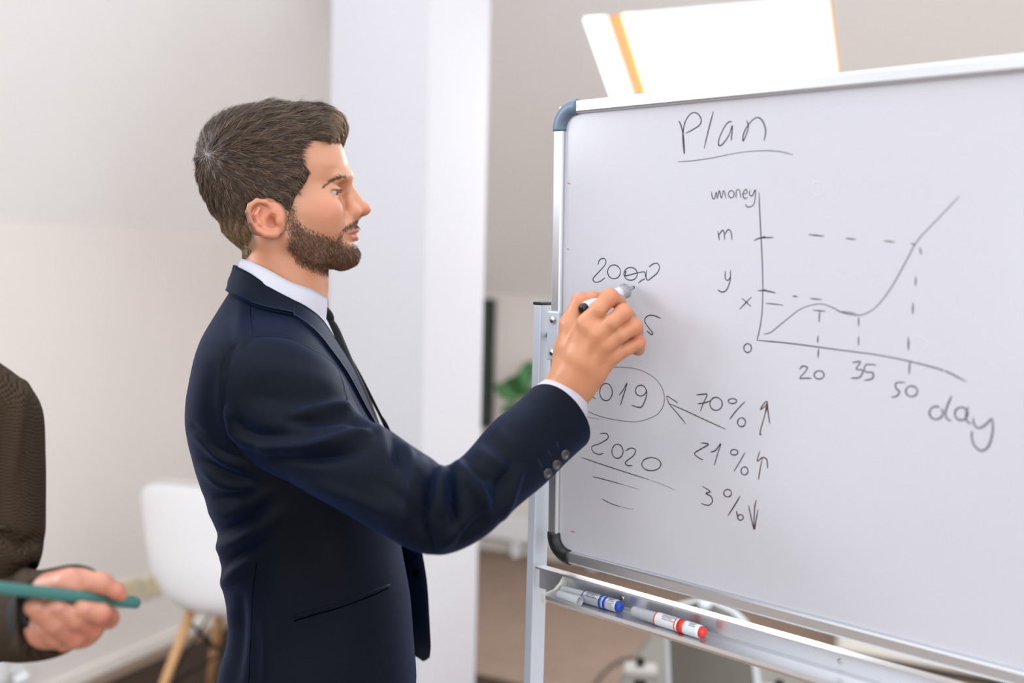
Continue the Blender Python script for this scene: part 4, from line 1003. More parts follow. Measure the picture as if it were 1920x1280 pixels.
# armhole seam, side seams, pocket welt as narrow raised or sunk cords on the cloth
def cord(name, pts, f, r, m, n=10):
    c = catmull(pts, n); P = np.array([f(a, b) for a, b in c])
    for _ in range(3): P[1:-1] = (P[:-2] + 2 * P[1:-1] + P[2:]) / 4
    o = tube(name, P, r, m, None, 6); o.parent = jacket; return o
cord('seam', [(484, 1022), (482, 1060), (476, 1110), (473, 1180), (468, 1285)], lambda a, b: on_jacket(a, b, .0012), .0008, M_seam)
cord('seam', [(598, 1000), (597, 1060), (596, 1110)], lambda a, b: on_jacket(a, b, .0014), .0004, M_seam)
cord('seam', [(470, 575), (471, 600), (474, 630)], lambda a, b: on_jacket(a, b, .0014), .0005, M_seam)
cord('pocket_welt', [(553, 1155), (600, 1142), (660, 1122), (727, 1096)], lambda a, b: on_jacket(a, b, .002), .0022, M_suit)
cord('pocket_welt', [(553, 1162), (600, 1149), (660, 1130), (727, 1103)], lambda a, b: on_jacket(a, b, .0016), .0010, M_seam)
def on_suit(a, b):
    p = np.array(on_jacket(a, b, .0012)); i = np.flatnonzero(sfront); dd = (sx[i] - a) ** 2 + (sy[i] - b) ** 2; jx_ = i[np.argmin(dd)]
    q = ssurf[jx_] + sn_[jx_] * .0012
    return q if (dd.min() < 16 and (q - p) @ np.array(C_F) < 0) else p
cord('seam', [(464, 869), (440, 831), (424, 785), (414, 738), (416, 700), (424, 668), (445, 646), (472, 634), (512, 634), (553, 642), (594, 663), (622, 681), (637, 705), (645, 735), (653, 760)], on_suit, .0007, M_seam, 12)
# cuff buttons and the stitched holes beside them
M_button = mat('polished_horn_button', (26, 26, 30), 0.12, spec=0.8, coat=0.6); M_thread = mat('thread', (40, 46, 60), 0.8)
for bx_, by_ in ((1056, 852), (1040, 869), (1024, 885)):
    p, nn_ = on_sleeve(bx_, by_, .001); nn_ = nrm(nn_ * .6 + np.array(-C_F) * .4)
    b = lathe('cuff_button', p, p + nn_, [(0, .0052), (.0012, .0060), (.0026, .0060), (.0032, .0053), (.0026, .0044), (.0020, .0020), (.0019, .0003)], M_button, None, 20); b.parent = jacket
for a, b in (((1046, 838), (1041, 828)), ((1030, 853), (1024, 843)), ((1014, 873), (1008, 862))):
    cord('buttonhole', [a, b], lambda q, w: on_sleeve(q, w, .0012)[0], .0006, M_thread, 4)
# front button of the far panel edge
p = V(779, 1073, 1.50); b = lathe('jacket_button', p, np.array(p) + np.array(C_R) * .5 - np.array(C_F), [(0, .0055), (.002, .006), (.003, .005), (.0032, .001)], M_seam, None, 18); b.parent = jacket
# far sleeve hanging at his left side
PF = [((560, 648), (452, 700), 1.545, .060), ((590, 670), (430, 720), 1.60, .066), ((590, 760), (440, 780), 1.63, .062), ((575, 880), (450, 890), 1.635, .056), ((570, 970), (462, 970), 1.63, .052), ((590, 1060), (485, 1050), 1.62, .048), ((620, 1150), (520, 1135), 1.60, .044), ((645, 1215), (553, 1200), 1.585, .042)]
S2, _ = sleeve_grid(PF, 16, 60); o = sheet('sleeve', S2, .003, M_suit, None, True); o.parent = jacket
# ---- shirt, collar, cuff and tie
rs = np.linspace(552, 1258, 90); Rs = torso_rows(rs, -.007, True); th = np.linspace(0, 2 * np.pi, 97)[:-1]
Gs = b2w(np.array([torso_pt(r, th, 2.0) for r in Rs])); shirt = fast_mesh('shirt', Gs.reshape(-1, 3), grid_faces(len(rs), 96, True)[:, ::-1], M_shirt); mp(shirt)
sc_top = [(454, 486, 0), (460, 487, -.022), (474, 492, -.044), (505, 507, -.0605), (545, 529, -.062), (586, 543, -.046), (612, 558, -.014)]
sc_bot = [(440, 540, 0), (446, 541, -.03), (462, 552, -.06), (500, 576, -.078), (545, 600, -.078), (580, 613, -.060), (609, 607, -.030)]
o = band('shirt_collar', sc_top, sc_bot, .004, .0022, M_shirt); o.parent = shirt
o = band('collar_stand', [(456, 490, 0), (476, 496, -.042), (505, 511, -.058), (545, 533, -.059), (584, 548, -.043), (609, 562, -.002)], [(452, 520, 0), (470, 524, -.044), (505, 545, -.062), (545, 566, -.062), (586, 580, -.046), (611, 592, -.002)], .001, .002, M_shirt); o.parent = shirt
PC = [((998, 735), (1080, 834), 1.236, .040), ((1003, 727), (1080, 822), 1.243, .038), ((1012, 719), (1085, 806), 1.254, .035), ((1013, 720), (1084, 804), 1.255, .032)]
Sc, _ = sleeve_grid(PC, 12, 80, 2.0); o = sheet('shirt_cuff', Sc, .002, M_shirt, None, True); o.parent = shirt
PC2 = [((645, 1215), (557, 1200), 1.585, .040), ((655, 1232), (567, 1217), 1.581, .038)]
Sc, _ = sleeve_grid([PC2[0], PC2[1], PC2[1]], 8, 40, 2.0); o = sheet('shirt_cuff', Sc, .002, M_shirt, None, True); o.parent = shirt
# tie: knot and blade
def tie_grid(c):                   # (px, py, half width, bulge)
    out = []
    for px, py, hw, bl in c:
        m = bq(px, py); ss = np.linspace(-1, 1, 13)
        out.append([m + np.array((-.013 * s_ * s_ - .004 * abs(s_) ** 4 + bl * (1 - s_ * s_), hw * s_, 0)) for s_ in ss])
    return b2w(catmull(np.array(out).reshape(len(c), -1), 8).reshape(-1, 13, 3))
tie = sheet('tie', tie_grid([(608, 592, .0145, .006), (626, 612, .016, .004), (640, 640, .020, .003), (657, 680, .024, .003), (676, 722, .028, .003), (694, 765, .032, .003), (710, 810, .036, .003), (726, 870, .040, .002), (735, 920, .043, .002), (740, 955, .022, .002), (742, 975, .003, .002)]), .004, M_tie, None); mp(tie)
kn = tie_grid([(584, 565, .016, .0), (592, 566, .018, .003), (601, 574, .0185, .006), (612, 588, .0165, .007), (618, 601, .0145, .004), (610, 606, .012, 0)])
o = sheet('tie_knot', kn, .004, M_tie, None); o.parent = tie
# ---- hand with the marker, forearm
CR3 = np.array([C_R, C_F, C_U])
def cv(px, py, d): return np.array(((px - 960) / FPX * d, d, -(py - 640) / FPX * d))
def c2w(P): return np.array(C_P) + P[:, :1] * CR3[0] + P[:, 1:2] * CR3[1] + P[:, 2:3] * CR3[2]
def hand_field():
    lo = cv(985, 840, 1.36); hi = cv(1232, 520, 1.36); F = Field((cv(985, 700, 1.36)[0] - .0, 1.165, lo[2]), (hi[0], 1.305, hi[2]), 0.00125)
    ch = lambda pts, rad, k=.004, inner=.003: F.chain([cv(*p) for p in pts], rad, k, 'add', inner)
    F.cap(cv(985, 800, 1.238), cv(1040, 745, 1.262), .026, .0215, .01); F.cap(cv(1000, 812, 1.24), cv(1052, 754, 1.262), .024, .0205, .012)
    F.cap(cv(1040, 745, 1.262), cv(1068, 712, 1.25), .0215, .020, .012); F.cap(cv(1052, 754, 1.262), cv(1084, 724, 1.252), .0205, .018, .012)
    ch([(1056, 722, 1.252), (1080, 664, 1.238), (1101, 607, 1.227)], [.0155, .0140, .0125], .014, .006)
    ch([(1062, 728, 1.250), (1092, 674, 1.232), (1119, 624, 1.222)], [.0155, .0140, .0125], .014, .006)
    ch([(1070, 735, 1.252), (1104, 688, 1.235), (1136, 643, 1.226)], [.0150, .0135, .0120], .014, .006)
    ch([(1078, 742, 1.256), (1115, 702, 1.243), (1149, 663, 1.236)], [.0145, .0130, .0112], .014, .006)
    F.ell(cv(1090, 668, 1.262), (.032, .014, .036), .014)                                   # palm
    ch([(1100, 608, 1.227), (1121, 581, 1.219), (1143, 557, 1.222)], [.0118, .0100, .0104], .003, .003)
    ch([(1143, 557, 1.222), (1160, 566, 1.246), (1163, 565, 1.262)], [.0106, .0088, .0078], .004)
    ch([(1120, 627, 1.222), (1147, 604, 1.214), (1169, 586, 1.217)], [.0115, .0096, .0102], .0025, .003)
    ch([(1169, 586, 1.217), (1178, 594, 1.245), (1166, 598, 1.264)], [.0104, .0088, .0078], .004)
    ch([(1136, 646, 1.226), (1164, 627, 1.220), (1189, 612, 1.224)], [.0110, .0093, .0098], .0025, .003)
    ch([(1189, 612, 1.224), (1193, 622, 1.250), (1172, 624, 1.266)], [.0100, .0084, .0075], .004)
    ch([(1149, 667, 1.236), (1173, 654, 1.232), (1196, 642, 1.236)], [.0102, .0086, .0088], .0025, .003)
    ch([(1196, 642, 1.236), (1197, 654, 1.256), (1178, 652, 1.268)], [.0088, .0075, .0068], .004)
    ch([(1060, 705, 1.262), (1064, 655, 1.258), (1068, 608, 1.254), (1088, 566, 1.254)], [.016, .0145, .0120, .0112], .012, .006)
    ch([(1088, 566, 1.254), (1112, 561, 1.256), (1132, 560, 1.262)], [.0110, .0095, .0085], .004, .003)
    F.ell(cv(1086, 640, 1.247), (.018, .010, .024), .012)                                   # web of the thumb
    # knuckles and tendons
    for p in ((1101, 604, 1.217), (1119, 621, 1.212), (1136, 641, 1.216), (1149, 662, 1.228)): F.ell(cv(p[0], p[1], p[2] + .003), (.008, .004, .008), .010)
    for a, b in (((1064, 716, 1.236), (1099, 612, 1.216)), ((1070, 722, 1.234), (1116, 628, 1.211)), ((1078, 728, 1.237), (1132, 648, 1.216))): F.cap(cv(a[0], a[1], a[2] + .0015), cv(b[0], b[1], b[2] + .002), .0022, .0024, .007)
    return F
hand_P, hand_Q = hand_field().mesh(3)
hx, hy = px_of(c2w(hand_P)); nH = len(hand_P)
hand_C = np.tile(lin((194, 132, 96)), (nH, 1))
def hb(w, c):
    global hand_C
    w = np.clip(w, 0, 1)[:, None]; hand_C = hand_C * (1 - w) + lin(c) * w
for q in ((1146, 556), (1170, 580), (1190, 606), (1197, 636), (1088, 560)): hb(.6 * np.exp(-(((hx - q[0]) / 15) ** 2 + ((hy - q[1]) / 13) ** 2)), (206, 124, 96))
for q in ((1103, 604), (1121, 622), (1138, 642), (1150, 662)): hb(.3 * np.exp(-(((hx - q[0]) / 13) ** 2 + ((hy - q[1]) / 12) ** 2)), (204, 132, 100))
# ---- body under the clothes, one skin with the head and the writing hand
def body_field():
    F = Field((-.35, -.40, -1.62), (.45, .35, .12), .008)
    g = lambda w: (np.array([(np.array(w) - B_O) @ B_X, (np.array(w) - B_O) @ B_Y, (np.array(w) - B_O) @ B_Z]))
    F.cap(bq(515, 600), bq(560, 860), .05, .085, .03); F.cap(bq(560, 860), bq(590, 1300), .085, .085, .05)
    for s in (-1, 1):
        F.cap(bq(530, 680, s * .02), bq(535, 720, s * .13), .05, .045, .04); F.cap(bq(545, 740, s * .07), bq(580, 1280, s * .07), .07, .075, .05)
    ra = [g(V(*p)) for p in ((520, 735, 1.30), (620, 842, 1.21), (757, 930, 1.145), (815, 962, 1.12), (865, 950, 1.12), (905, 920, 1.145), (961, 862, 1.178), (1006, 812, 1.22))]; F.chain(ra, [.035, .034, .028, .026, .024, .024, .024, .024], .01)
    rf = [g(V(*p)) for p in ((520, 720, 1.57), (515, 960, 1.63), (605, 1225, 1.583))]; F.chain(rf, [.045, .036, .024], .03)
    return F
body_P, body_Q = body_field().mesh(2)
def far_hand():
    o = cv(612, 1240, 1.58); F = Field(o + np.array((-.06, -.06, -.20)), o + np.array((.12, .06, .05)), .002)
    d = nrm(np.array((.28, 0, -1.0))); s_ = np.array((0.3, 1.0, 0)); s_ = nrm(s_)
    F.cap(o - d * .04, o + d * .02, .022, .021, .01)
    for i, (sp, L) in enumerate(((.026, .085), (.009, .095), (-.009, .090), (-.025, .072))):
        a = o + d * .015 + s_ * sp * .5; b = o + d * .085 + s_ * sp; e = b + nrm(d + np.array((.25, 0, 0))) * L * .5; t = e + nrm(d + np.array((-.35, 0, 0))) * L * .45
        F.chain([a, b, e, t], [.012, .0105, .0088, .0072], .008)
    F.chain([o + d * .02 + np.array((.012, .015, 0)), o + d * .06 + np.array((.038, .012, 0)), o + d * .10 + np.array((.036, .012, 0))], [.014, .011, .008], .01)
    return F
fh_P, fh_Q = far_hand().mesh(2)
allP = [to_w(head_P), c2w(hand_P), b2w(body_P), c2w(fh_P)]; allQ = []; off = 0
for p, q in zip(allP, (head_Q, hand_Q, body_Q, fh_Q)): allQ.append(q + off); off += len(p)
skinc = lin((206, 146, 112))
allC = np.concatenate([head_C, hand_C, np.tile(skinc, (len(body_P), 1)), np.tile(skinc, (len(fh_P), 1))])
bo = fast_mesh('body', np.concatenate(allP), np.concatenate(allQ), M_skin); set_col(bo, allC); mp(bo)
# ---- trousers, belt line and shoes (below the frame)
M_trouser = M_suit
zfl = 0.0
def leg_path(y):
    a = b2w(bq(590, 1270, y)); return np.array([a, a + np.array((.01, 0, -.25)), np.array((a[0] + .02, a[1], .50)), np.array((a[0], a[1], .09))])
pv = []
for s in (-1, 1):
    c = catmull(leg_path(s * .085), 8); pv.append(tube_data(c, np.interp(np.linspace(0, 1, len(c)), [0, .3, .6, 1], [.105, .095, .078, .098]), 28, (1, 0, 0)))
hipc = np.array([b2w(bq(590, 1200)), b2w(bq(590, 1270)), b2w(bq(592, 1360))]); pv.append(tube_data(catmull(hipc, 4), .115, 28, (1, 0, 0), True, 1.4))
v, f = join_data(*pv); o = mesh_obj('trousers', v, f, M_trouser); mp(o)
M_shoe = mat('black_leather', (22, 20, 20), 0.3)
for s in (-1, 1):
    a = b2w(bq(590, 1270, s * .085)); F = Field((-.12, -.07, 0), (.24, .07, .14), .005)
    F.cap((-.06, 0, .035), (.15, 0, .03), .042, .038, .02); F.cap((-.055, 0, .05), (-.045, 0, .11), .042, .045, .03); F.cap((.0, 0, .06), (.1, 0, .04), .04, .034, .03)
    sl_, X, Y, Z = F.box(F.lo, F.lo + F.h * F.n); F.v[:] = np.maximum(F.v, 0.003 - Z)
    P_, Q_ = F.mesh(1); o = fast_mesh('shoe', P_ + np.array((a[0], a[1], 0)), Q_, M_shoe); mp(o)
# ---------------------------------------------------------------- the second person at the left edge
def tweed():
    m = bpy.data.materials.new('brown_houndstooth_tweed'); m.use_nodes = True; nt = m.node_tree; b = nt.nodes['Principled BSDF']
    tc = nt.nodes.new('ShaderNodeTexCoord'); mp_ = nt.nodes.new('ShaderNodeMapping'); mp_.inputs['Rotation'].default_value = (0.1, 0.05, 0.5); mp_.inputs['Scale'].default_value = (1, 0.35, 1)
    ck = nt.nodes.new('ShaderNodeTexChecker'); ck.inputs['Scale'].default_value = 560; ck.inputs['Color1'].default_value = s2l((34, 27, 23)); ck.inputs['Color2'].default_value = s2l((84, 66, 48))
    nz = nt.nodes.new('ShaderNodeTexNoise'); nz.inputs['Scale'].default_value = 900
    mx = nt.nodes.new('ShaderNodeMix'); mx.data_type = 'RGBA'; mx.blend_type = 'MULTIPLY'; mx.inputs[0].default_value = 0.6
    nt.links.new(tc.outputs['Object'], mp_.inputs['Vector']); nt.links.new(mp_.outputs['Vector'], ck.inputs['Vector']); nt.links.new(tc.outputs['Object'], nz.inputs['Vector'])
    nt.links.new(ck.outputs['Color'], mx.inputs[6]); nt.links.new(nz.outputs['Fac'], mx.inputs[7]); nt.links.new(mx.outputs[2], b.inputs['Base Color'])
    b.inputs['Roughness'].default_value = 0.9; b.inputs['Specular IOR Level'].default_value = 0.15
    bp = nt.nodes.new('ShaderNodeBump'); bp.inputs['Strength'].default_value = 0.4; bp.inputs['Distance'].default_value = 0.001
    nt.links.new(ck.outputs['Fac'], bp.inputs['Height']); nt.links.new(bp.outputs['Normal'], b.inputs['Normal'])
    return m
M_tweed = tweed(); M_lining = mat('black_lining', (12, 11, 12), 0.8)
P2 = Vector((-.835, 1.22, 0)); F2 = np.array((.55, -.835, 0)); L2 = np.array((.835, .55, 0))    # facing the camera side, turned to the board
per2 = empty('person', P2, 'person in brown houndstooth blazer at the left edge, holding a phone', 'person')
def p2(o): return rel(o, per2)
# blazer body
def p2_field():
    F = Field((P2.x - .33, P2.y - .26, .84), (P2.x + .30, P2.y + .26, 1.55), .008)
    c = np.array((P2.x, P2.y, 0)); q = lambda x, y, z: c + np.array((x, y, z))
    F.ell(q(-.02, .01, 1.22), (.185, .13, .24), .03); F.ell(q(-.02, .01, 1.02), (.165, .12, .22), .05)
    for s in (-1, 1): F.cap(q(s * .05 - .01, .02, 1.45), q(s * .150, .01, 1.385), .052, .056, .04)
    sl_, X, Y, Z = F.box(F.lo, F.lo + F.h * F.n); F.v[:] = np.maximum(F.v, .88 - Z)
    return F
bP, bQ = p2_field().mesh(3); blazer = fast_mesh('blazer', bP, bQ, M_tweed); p2(blazer)
UA = [((-190, 690), (-90, 655), 1.19, .052), ((-135, 700), (-30, 668), 1.17, .056), ((-125, 745), (22, 700), 1.155, .060), ((-112, 800), (60, 755), 1.145, .062), ((-104, 870), (69, 850), 1.135, .060), ((-100, 950), (71, 940), 1.125, .057), ((-98, 1010), (70, 1010), 1.115, .054), ((-92, 1070), (50, 1058), 1.10, .050), ((-95, 1130), (8, 1115), 1.125, .047), ((-100, 1185), (-30, 1180), 1.15, .044)]
S2_, _ = sleeve_grid(UA, 24, 110); N2 = grid_normals(S2_, True)
if ((S2_ - S2_.mean(1, keepdims=True)) * N2).sum() < 0: N2 = -N2
x2, y2 = px_of(S2_); S2_ = S2_ + N2 * (ridge(x2, y2, [([(45, 720), (30, 800), (20, 900)], .004, 9), ([(10, 1000), (40, 1020), (66, 1010)], -.006, 10), ([(0, 1040), (30, 1045), (60, 1035)], .005, 9), ([(8, 780), (4, 900), (0, 1000)], -.003, 12)]))[..., None]
o = sheet('sleeve', S2_, .003, M_tweed, None, True); o.parent = blazer
FA = [((-130, 1045), (-120, 1255), 1.225, .048), ((-75, 1046), (-66, 1250), 1.20, .050), ((-25, 1056), (-20, 1243), 1.16, .048), ((18, 1067), (18, 1236), 1.11, .046), ((60, 1072), (62, 1237), 1.06, .045), ((92, 1068), (97, 1231), 1.02, .044), ((113, 1064), (130, 1209), .993, .043)]
S2_, _ = sleeve_grid(FA, 24, 110); N2 = grid_normals(S2_, True)
if ((S2_ - S2_.mean(1, keepdims=True)) * N2).sum() < 0: N2 = -N2
x2, y2 = px_of(S2_); S2_ = S2_ + N2 * (ridge(x2, y2, [([(20, 1080), (15, 1130), (20, 1200)], -.005, 10), ([(45, 1075), (48, 1140), (45, 1220)], .004, 9)]))[..., None]
o = sheet('sleeve', S2_, .003, M_tweed, None, True); o.parent = blazer
LN = [((88, 1086), (92, 1210), 1.024, .035), ((92, 1074), (97, 1225), 1.02, .041), ((112, 1067), (129, 1206), .9935, .0405), ((112.5, 1068), (129, 1205), .9930, .039)]
S3_, _ = sleeve_grid(LN, 10, 60); o = sheet('sleeve_lining', S3_, .002, M_lining, None, True); o.parent = blazer
# far sleeve hanging at the other side
_sh = np.array((P2.x - .19, P2.y + .01, 1.37)); c_ = catmull(np.array([_sh, _sh + np.array((-.04, .0, -.16)), _sh + np.array((-.05, .0, -.32)), _sh + np.array((-.03, -.05, -.54))]), 10)
o = tube('sleeve', c_, np.linspace(.07, .05, len(c_)), M_tweed, None, 28, (1, 0, 0)); o.parent = blazer
# hand round the phone, forearm, neck and head in one skin
def hand2():
    F = Field((cv(-10, 1100, 1.0)[0] - .02, .885, cv(0, 1250, 1.05)[2]), (cv(262, 1100, .93)[0], 1.075, cv(0, 1040, 1.0)[2]), .0013)
    F.cap(cv(20, 1150, 1.06), cv(92, 1142, 1.0), .027, .025, .01)
    F.ell(cv(128, 1150, .992), (.040, .017, .032), .016)
    F.cap(cv(90, 1174, .978), cv(150, 1184, .985), .021, .014, .014)
    F.cap(cv(92, 1112, .985), cv(130, 1098, .965), .020, .017, .014)
    for pts, rad in (([(112, 1106, .980), (150, 1090, .972), (190, 1093, .972), (218, 1108, .978), (228, 1116, .980)], [.0160, .0120, .0098, .0076, .0055]),
                     ([(150, 1150, 1.0), (203, 1158, .985), (188, 1150, .962), (152, 1142, .950)], [.0125, .0100, .0095, .0082]),
                     ([(130, 1168, 1.0), (172, 1178, .975), (140, 1160, .952), (102, 1138, .938)], [.0125, .0102, .0098, .0084]),
                     ([(112, 1178, 1.0), (138, 1194, .965), (100, 1168, .942), (64, 1138, .928)], [.0125, .0102, .0098, .0084]),
                     ([(98, 1185, .995), (122, 1200, .972), (104, 1192, .962), (88, 1178, .955)], [.0125, .0100, .0095, .0085])):
        F.chain([cv(*p) for p in pts], rad, .0018, 'add', .003)
    return F
h2P, h2Q = hand2().mesh(2); h2C = np.tile(lin((182, 124, 102)), (len(h2P), 1)); _x, _y = px_of(c2w(h2P))
for q in ((203, 1158), (172, 1178), (226, 1110), (138, 1194)):
    w_ = (.5 * np.exp(-(((_x - q[0]) / 18) ** 2 + ((_y - q[1]) / 16) ** 2)))[:, None]; h2C = h2C * (1 - w_) + lin((186, 102, 84)) * w_
# head and neck: the same anatomy, standing further left
HO2 = np.array((P2.x - .02, P2.y + .02, 1.635))
def to_w2(P): return HO2 + P[:, :1] * F2 + P[:, 1:2] * L2 + P[:, 2:3] * np.array((0, 0, 1.0))
def core2():
    c = np.array((P2.x, P2.y, 0)); q = lambda x, y, z: c + np.array((x, y, z)); F = Field((P2.x - .3, P2.y - .32, .84), (P2.x + .55, P2.y + .22, 1.62), .008)
    F.cap(q(-.02, .02, 1.58), q(-.02, .015, 1.40), .045, .06, .02); F.cap(q(-.02, .01, 1.40), q(-.02, .01, .95), .06, .07, .03)
    F.cap(q(-.02, .01, 1.40), q(.14, .01, 1.385), .04, .028, .02)
    F.chain([q(.14, .01, 1.385)] + [np.array(V(*p_)) for p_ in ((-45, 780, 1.15), (-30, 1000, 1.115), (-40, 1130, 1.13), (10, 1150, 1.10), (60, 1148, 1.05), (92, 1142, 1.0))], [.028, .028, .026, .026, .026, .026, .024], .01)
    return F
cP, cQ = core2().mesh(2); hw = to_w2(head_P); parts_ = [c2w(h2P), hw, cP]; qs_ = []; of_ = 0
for p_, q_ in zip(parts_, (h2Q, head_Q, cQ)): qs_.append(q_ + of_); of_ += len(p_)
o = fast_mesh('body', np.concatenate(parts_), np.concatenate(qs_), M_skin); set_col(o, np.concatenate([h2C, np.tile(lin((196, 140, 112)), (len(hw), 1)), np.tile(skinc, (len(cP), 1))])); p2(o)
o = fast_mesh('hair', to_w2(hair_P + hair_N * .004), hair_Q, M_hair); set_col(o, np.tile(lin((60, 44, 34)), (len(hair_P), 1))); p2(o)
for s in (-1, 1):
    c = np.array(hp(617, 361.5, s * .0325)); gz = nrm(np.array((1.0, 0, -.05)))
    e = lathe('eye', c - gz * .0118, c + gz, [(0.0118 - .0118 * math.cos(a), max(.0118 * math.sin(a), 1e-5)) for a in np.linspace(0.01, math.pi - .5, 12)], M_eyew, None, 20)
    ir = lathe('iris', c - gz * .0118, c + gz, [(0.0118 - .01195 * math.cos(a), max(.01195 * math.sin(a), 1e-5)) for a in np.linspace(math.pi - .52, math.pi - .01, 6)], M_iris, None, 20)
    for o_ in (e, ir): o_.data.vertices.foreach_set('co', to_w2(np.array([v_.co for v_ in o_.data.vertices])).astype(np.float32).ravel())
    p2(e); ir.parent = e
M_nail = mat('nail', (186, 128, 112), 0.3)
for a, b in (((64, 1131, .9245), (72, 1140, .9235)), ((102, 1131, .9345), (111, 1140, .9335)), ((152, 1135, .9465), (162, 1142, .9460))):
    F = Field(cv(*a) - .012, cv(*b) + .012, .001); F.cap(cv(a[0], a[1], a[2] + .0022), cv(b[0], b[1], b[2] + .0022), .0042, .0044, 0)
    P_, Q_ = F.mesh(1); o = fast_mesh('nail', c2w(P_), Q_, M_nail); p2(o)
# trousers, shoes
M_tr2 = mat('charcoal_trousers', (44, 42, 44), 0.9); pv = []
for s in (-1, 1):
    a = np.array((P2.x - .02 + s * .09, P2.y + .01, .9)); c = catmull(np.array([a, a + np.array((.0, -.01, -.3)), a + np.array((.0, 0, -.81))]), 8); pv.append(tube_data(c, np.interp(np.linspace(0, 1, len(c)), [0, .5, 1], [.10, .085, .09]), 24, (1, 0, 0)))
pv.append(tube_data(np.array([(P2.x - .02, P2.y + .01, .80), (P2.x - .02, P2.y + .01, .95)]), .115, 24, (0, 1, 0), True, 1.4))
v, f = join_data(*pv); p2(mesh_obj('trousers', v, f, M_tr2))
for s in (-1, 1):
    F = Field((-.12, -.07, 0), (.24, .07, .14), .005); F.cap((-.06, 0, .035), (.15, 0, .03), .042, .038, .02); F.cap((-.055, 0, .05), (-.045, 0, .11), .042, .045, .03)
    sl_, X, Y, Z = F.box(F.lo, F.lo + F.h * F.n); F.v[:] = np.maximum(F.v, 0.003 - Z)
    P_, Q_ = F.mesh(1); P_ = np.stack([P_[:, 1] * 1.0, -P_[:, 0], P_[:, 2]], 1); p2(fast_mesh('shoe', P_ + np.array((P2.x - .02 + s * .09, P2.y, 0)), Q_, M_shoe))
# phone in a green case
M_case = mat('green_silicone_case', (62, 112, 108), 0.45, spec=0.3); M_screen = mat('phone_screen', (18, 20, 24), 0.08)
pr, pl = np.array(V(274, 1132, 1.015)), np.array(V(-46, 1097, .865)); Ld = nrm(pr - pl); rd = nrm(np.array(ray(110, 1112))); Wd = nrm(rd - Ld * (rd @ Ld)); Nd = np.cross(Ld, Wd)
if Nd[2] < 0: Nd = -Nd
PL = np.linalg.norm(pr - pl); PWd = .076; PT = .0108
phone = empty('phone', pl + Ld * PL / 2 + Wd * PWd / 2, 'phone in dark green case held in the hand at left', 'phone')
def slab_round(name, l0, l1, w0, w1, n0, n1, rr, m):
    pts = []
    for cx_, cy_, a0 in ((l1 - rr, w1 - rr, 0), (l0 + rr, w1 - rr, 90), (l0 + rr, w0 + rr, 180), (l1 - rr, w0 + rr, 270)):
        for a in np.linspace(a0, a0 + 90, 8): pts.append((cx_ + rr * math.cos(math.radians(a)), cy_ + rr * math.sin(math.radians(a))))
    cl, cw = (l0 + l1) / 2, (w0 + w1) / 2; v, n = [], len(pts)
    e = min(.0045, (n1 - n0) / 2)
    lay = [(n0, e), (n0 + e * .3, e * .3), (n0 + e, 0), (n1 - e, 0), (n1 - e * .3, e * .3), (n1, e)]
    for z, inset in lay:
        for l, w in pts:
            dl, dw = cl - l, cw - w; q = math.hypot(dl, dw); v.append(pl + Ld * (l + dl / q * inset) + Wd * (w + dw / q * inset) + Nd * z)
    f = [(i * n + j, i * n + (j + 1) % n, (i + 1) * n + (j + 1) % n, (i + 1) * n + j) for i in range(len(lay) - 1) for j in range(n)] + [tuple(range(n))[::-1], tuple(range((len(lay) - 1) * n, len(lay) * n))]
    o = mesh_obj(name, v, f, m, None, True); bm = bmesh.new(); bm.from_mesh(o.data); bmesh.ops.recalc_face_normals(bm, faces=bm.faces); bm.to_mesh(o.data); bm.free(); rel(o, phone); return o
slab_round('case', 0, PL, 0, PWd, -PT / 2, PT / 2, .012, M_case)
slab_round('screen', .004, PL - .004, .004, PWd - .004, PT / 2 - .001, PT / 2 + .0004, .010, M_screen)
slab_round('side_button', PL * .70, PL * .80, -.0008, .002, -.0015, .0018, .0009, M_case)

# ---------------------------------------------------------------- furniture and things behind
M_white_pl = mat('white_polypropylene', (248, 249, 252), 0.3); M_beech = mat('beech_leg', (206, 158, 110), 0.5, noise=0.15, scale=10, stretch=(8, 8, 1)); M_blackm = mat('black_metal', (22, 22, 24), 0.4, metal=0.5)
CHP = V(452, 1000, 3.3); CHP = Vector((CHP.x, CHP.y, 0.0125))
ch = empty('shell_chair', CHP, 'white plastic shell chair with wooden legs by the left wall', 'chair')
rz = math.radians(78)                                                # the seat faces away from the camera, turned to the right
fx = Vector((math.cos(rz), math.sin(rz), 0)); fy = Vector((-math.sin(rz), math.cos(rz), 0))
prof = catmull(np.array([(.235, .405), (.22, .432), (.12, .432), (0, .424), (-.11, .432), (-.175, .475), (-.205, .56), (-.225, .68), (-.245, .80), (-.258, .885)]), 6)
G_ = []
for i, (a, z) in enumerate(prof):
    t = i / (len(prof) - 1); hw = np.interp(t, [0, .15, .4, .55, .75, .93, 1], [.19, .225, .235, .245, .247, .240, .225]); row = []
    for s in np.linspace(-1, 1, 33):
        lift = .055 * abs(s) ** 3 * np.interp(t, [0, .3, .5, 1], [.4, 1, 1, .0]); fwd = np.interp(t, [0, .4, .55, 1], [0, .02, .085, .06]) * abs(s) ** 2.4
        row.append(CHP + fx * (a + fwd) + fy * (hw * s) + UP * (z + lift - .045 * float(sm(.80, 1.0, t)) * (abs(s) ** 5)))
    G_.append([tuple(p) for p in row])
o = sheet('shell', np.array(G_), .008, M_white_pl, None); rel(o, ch)
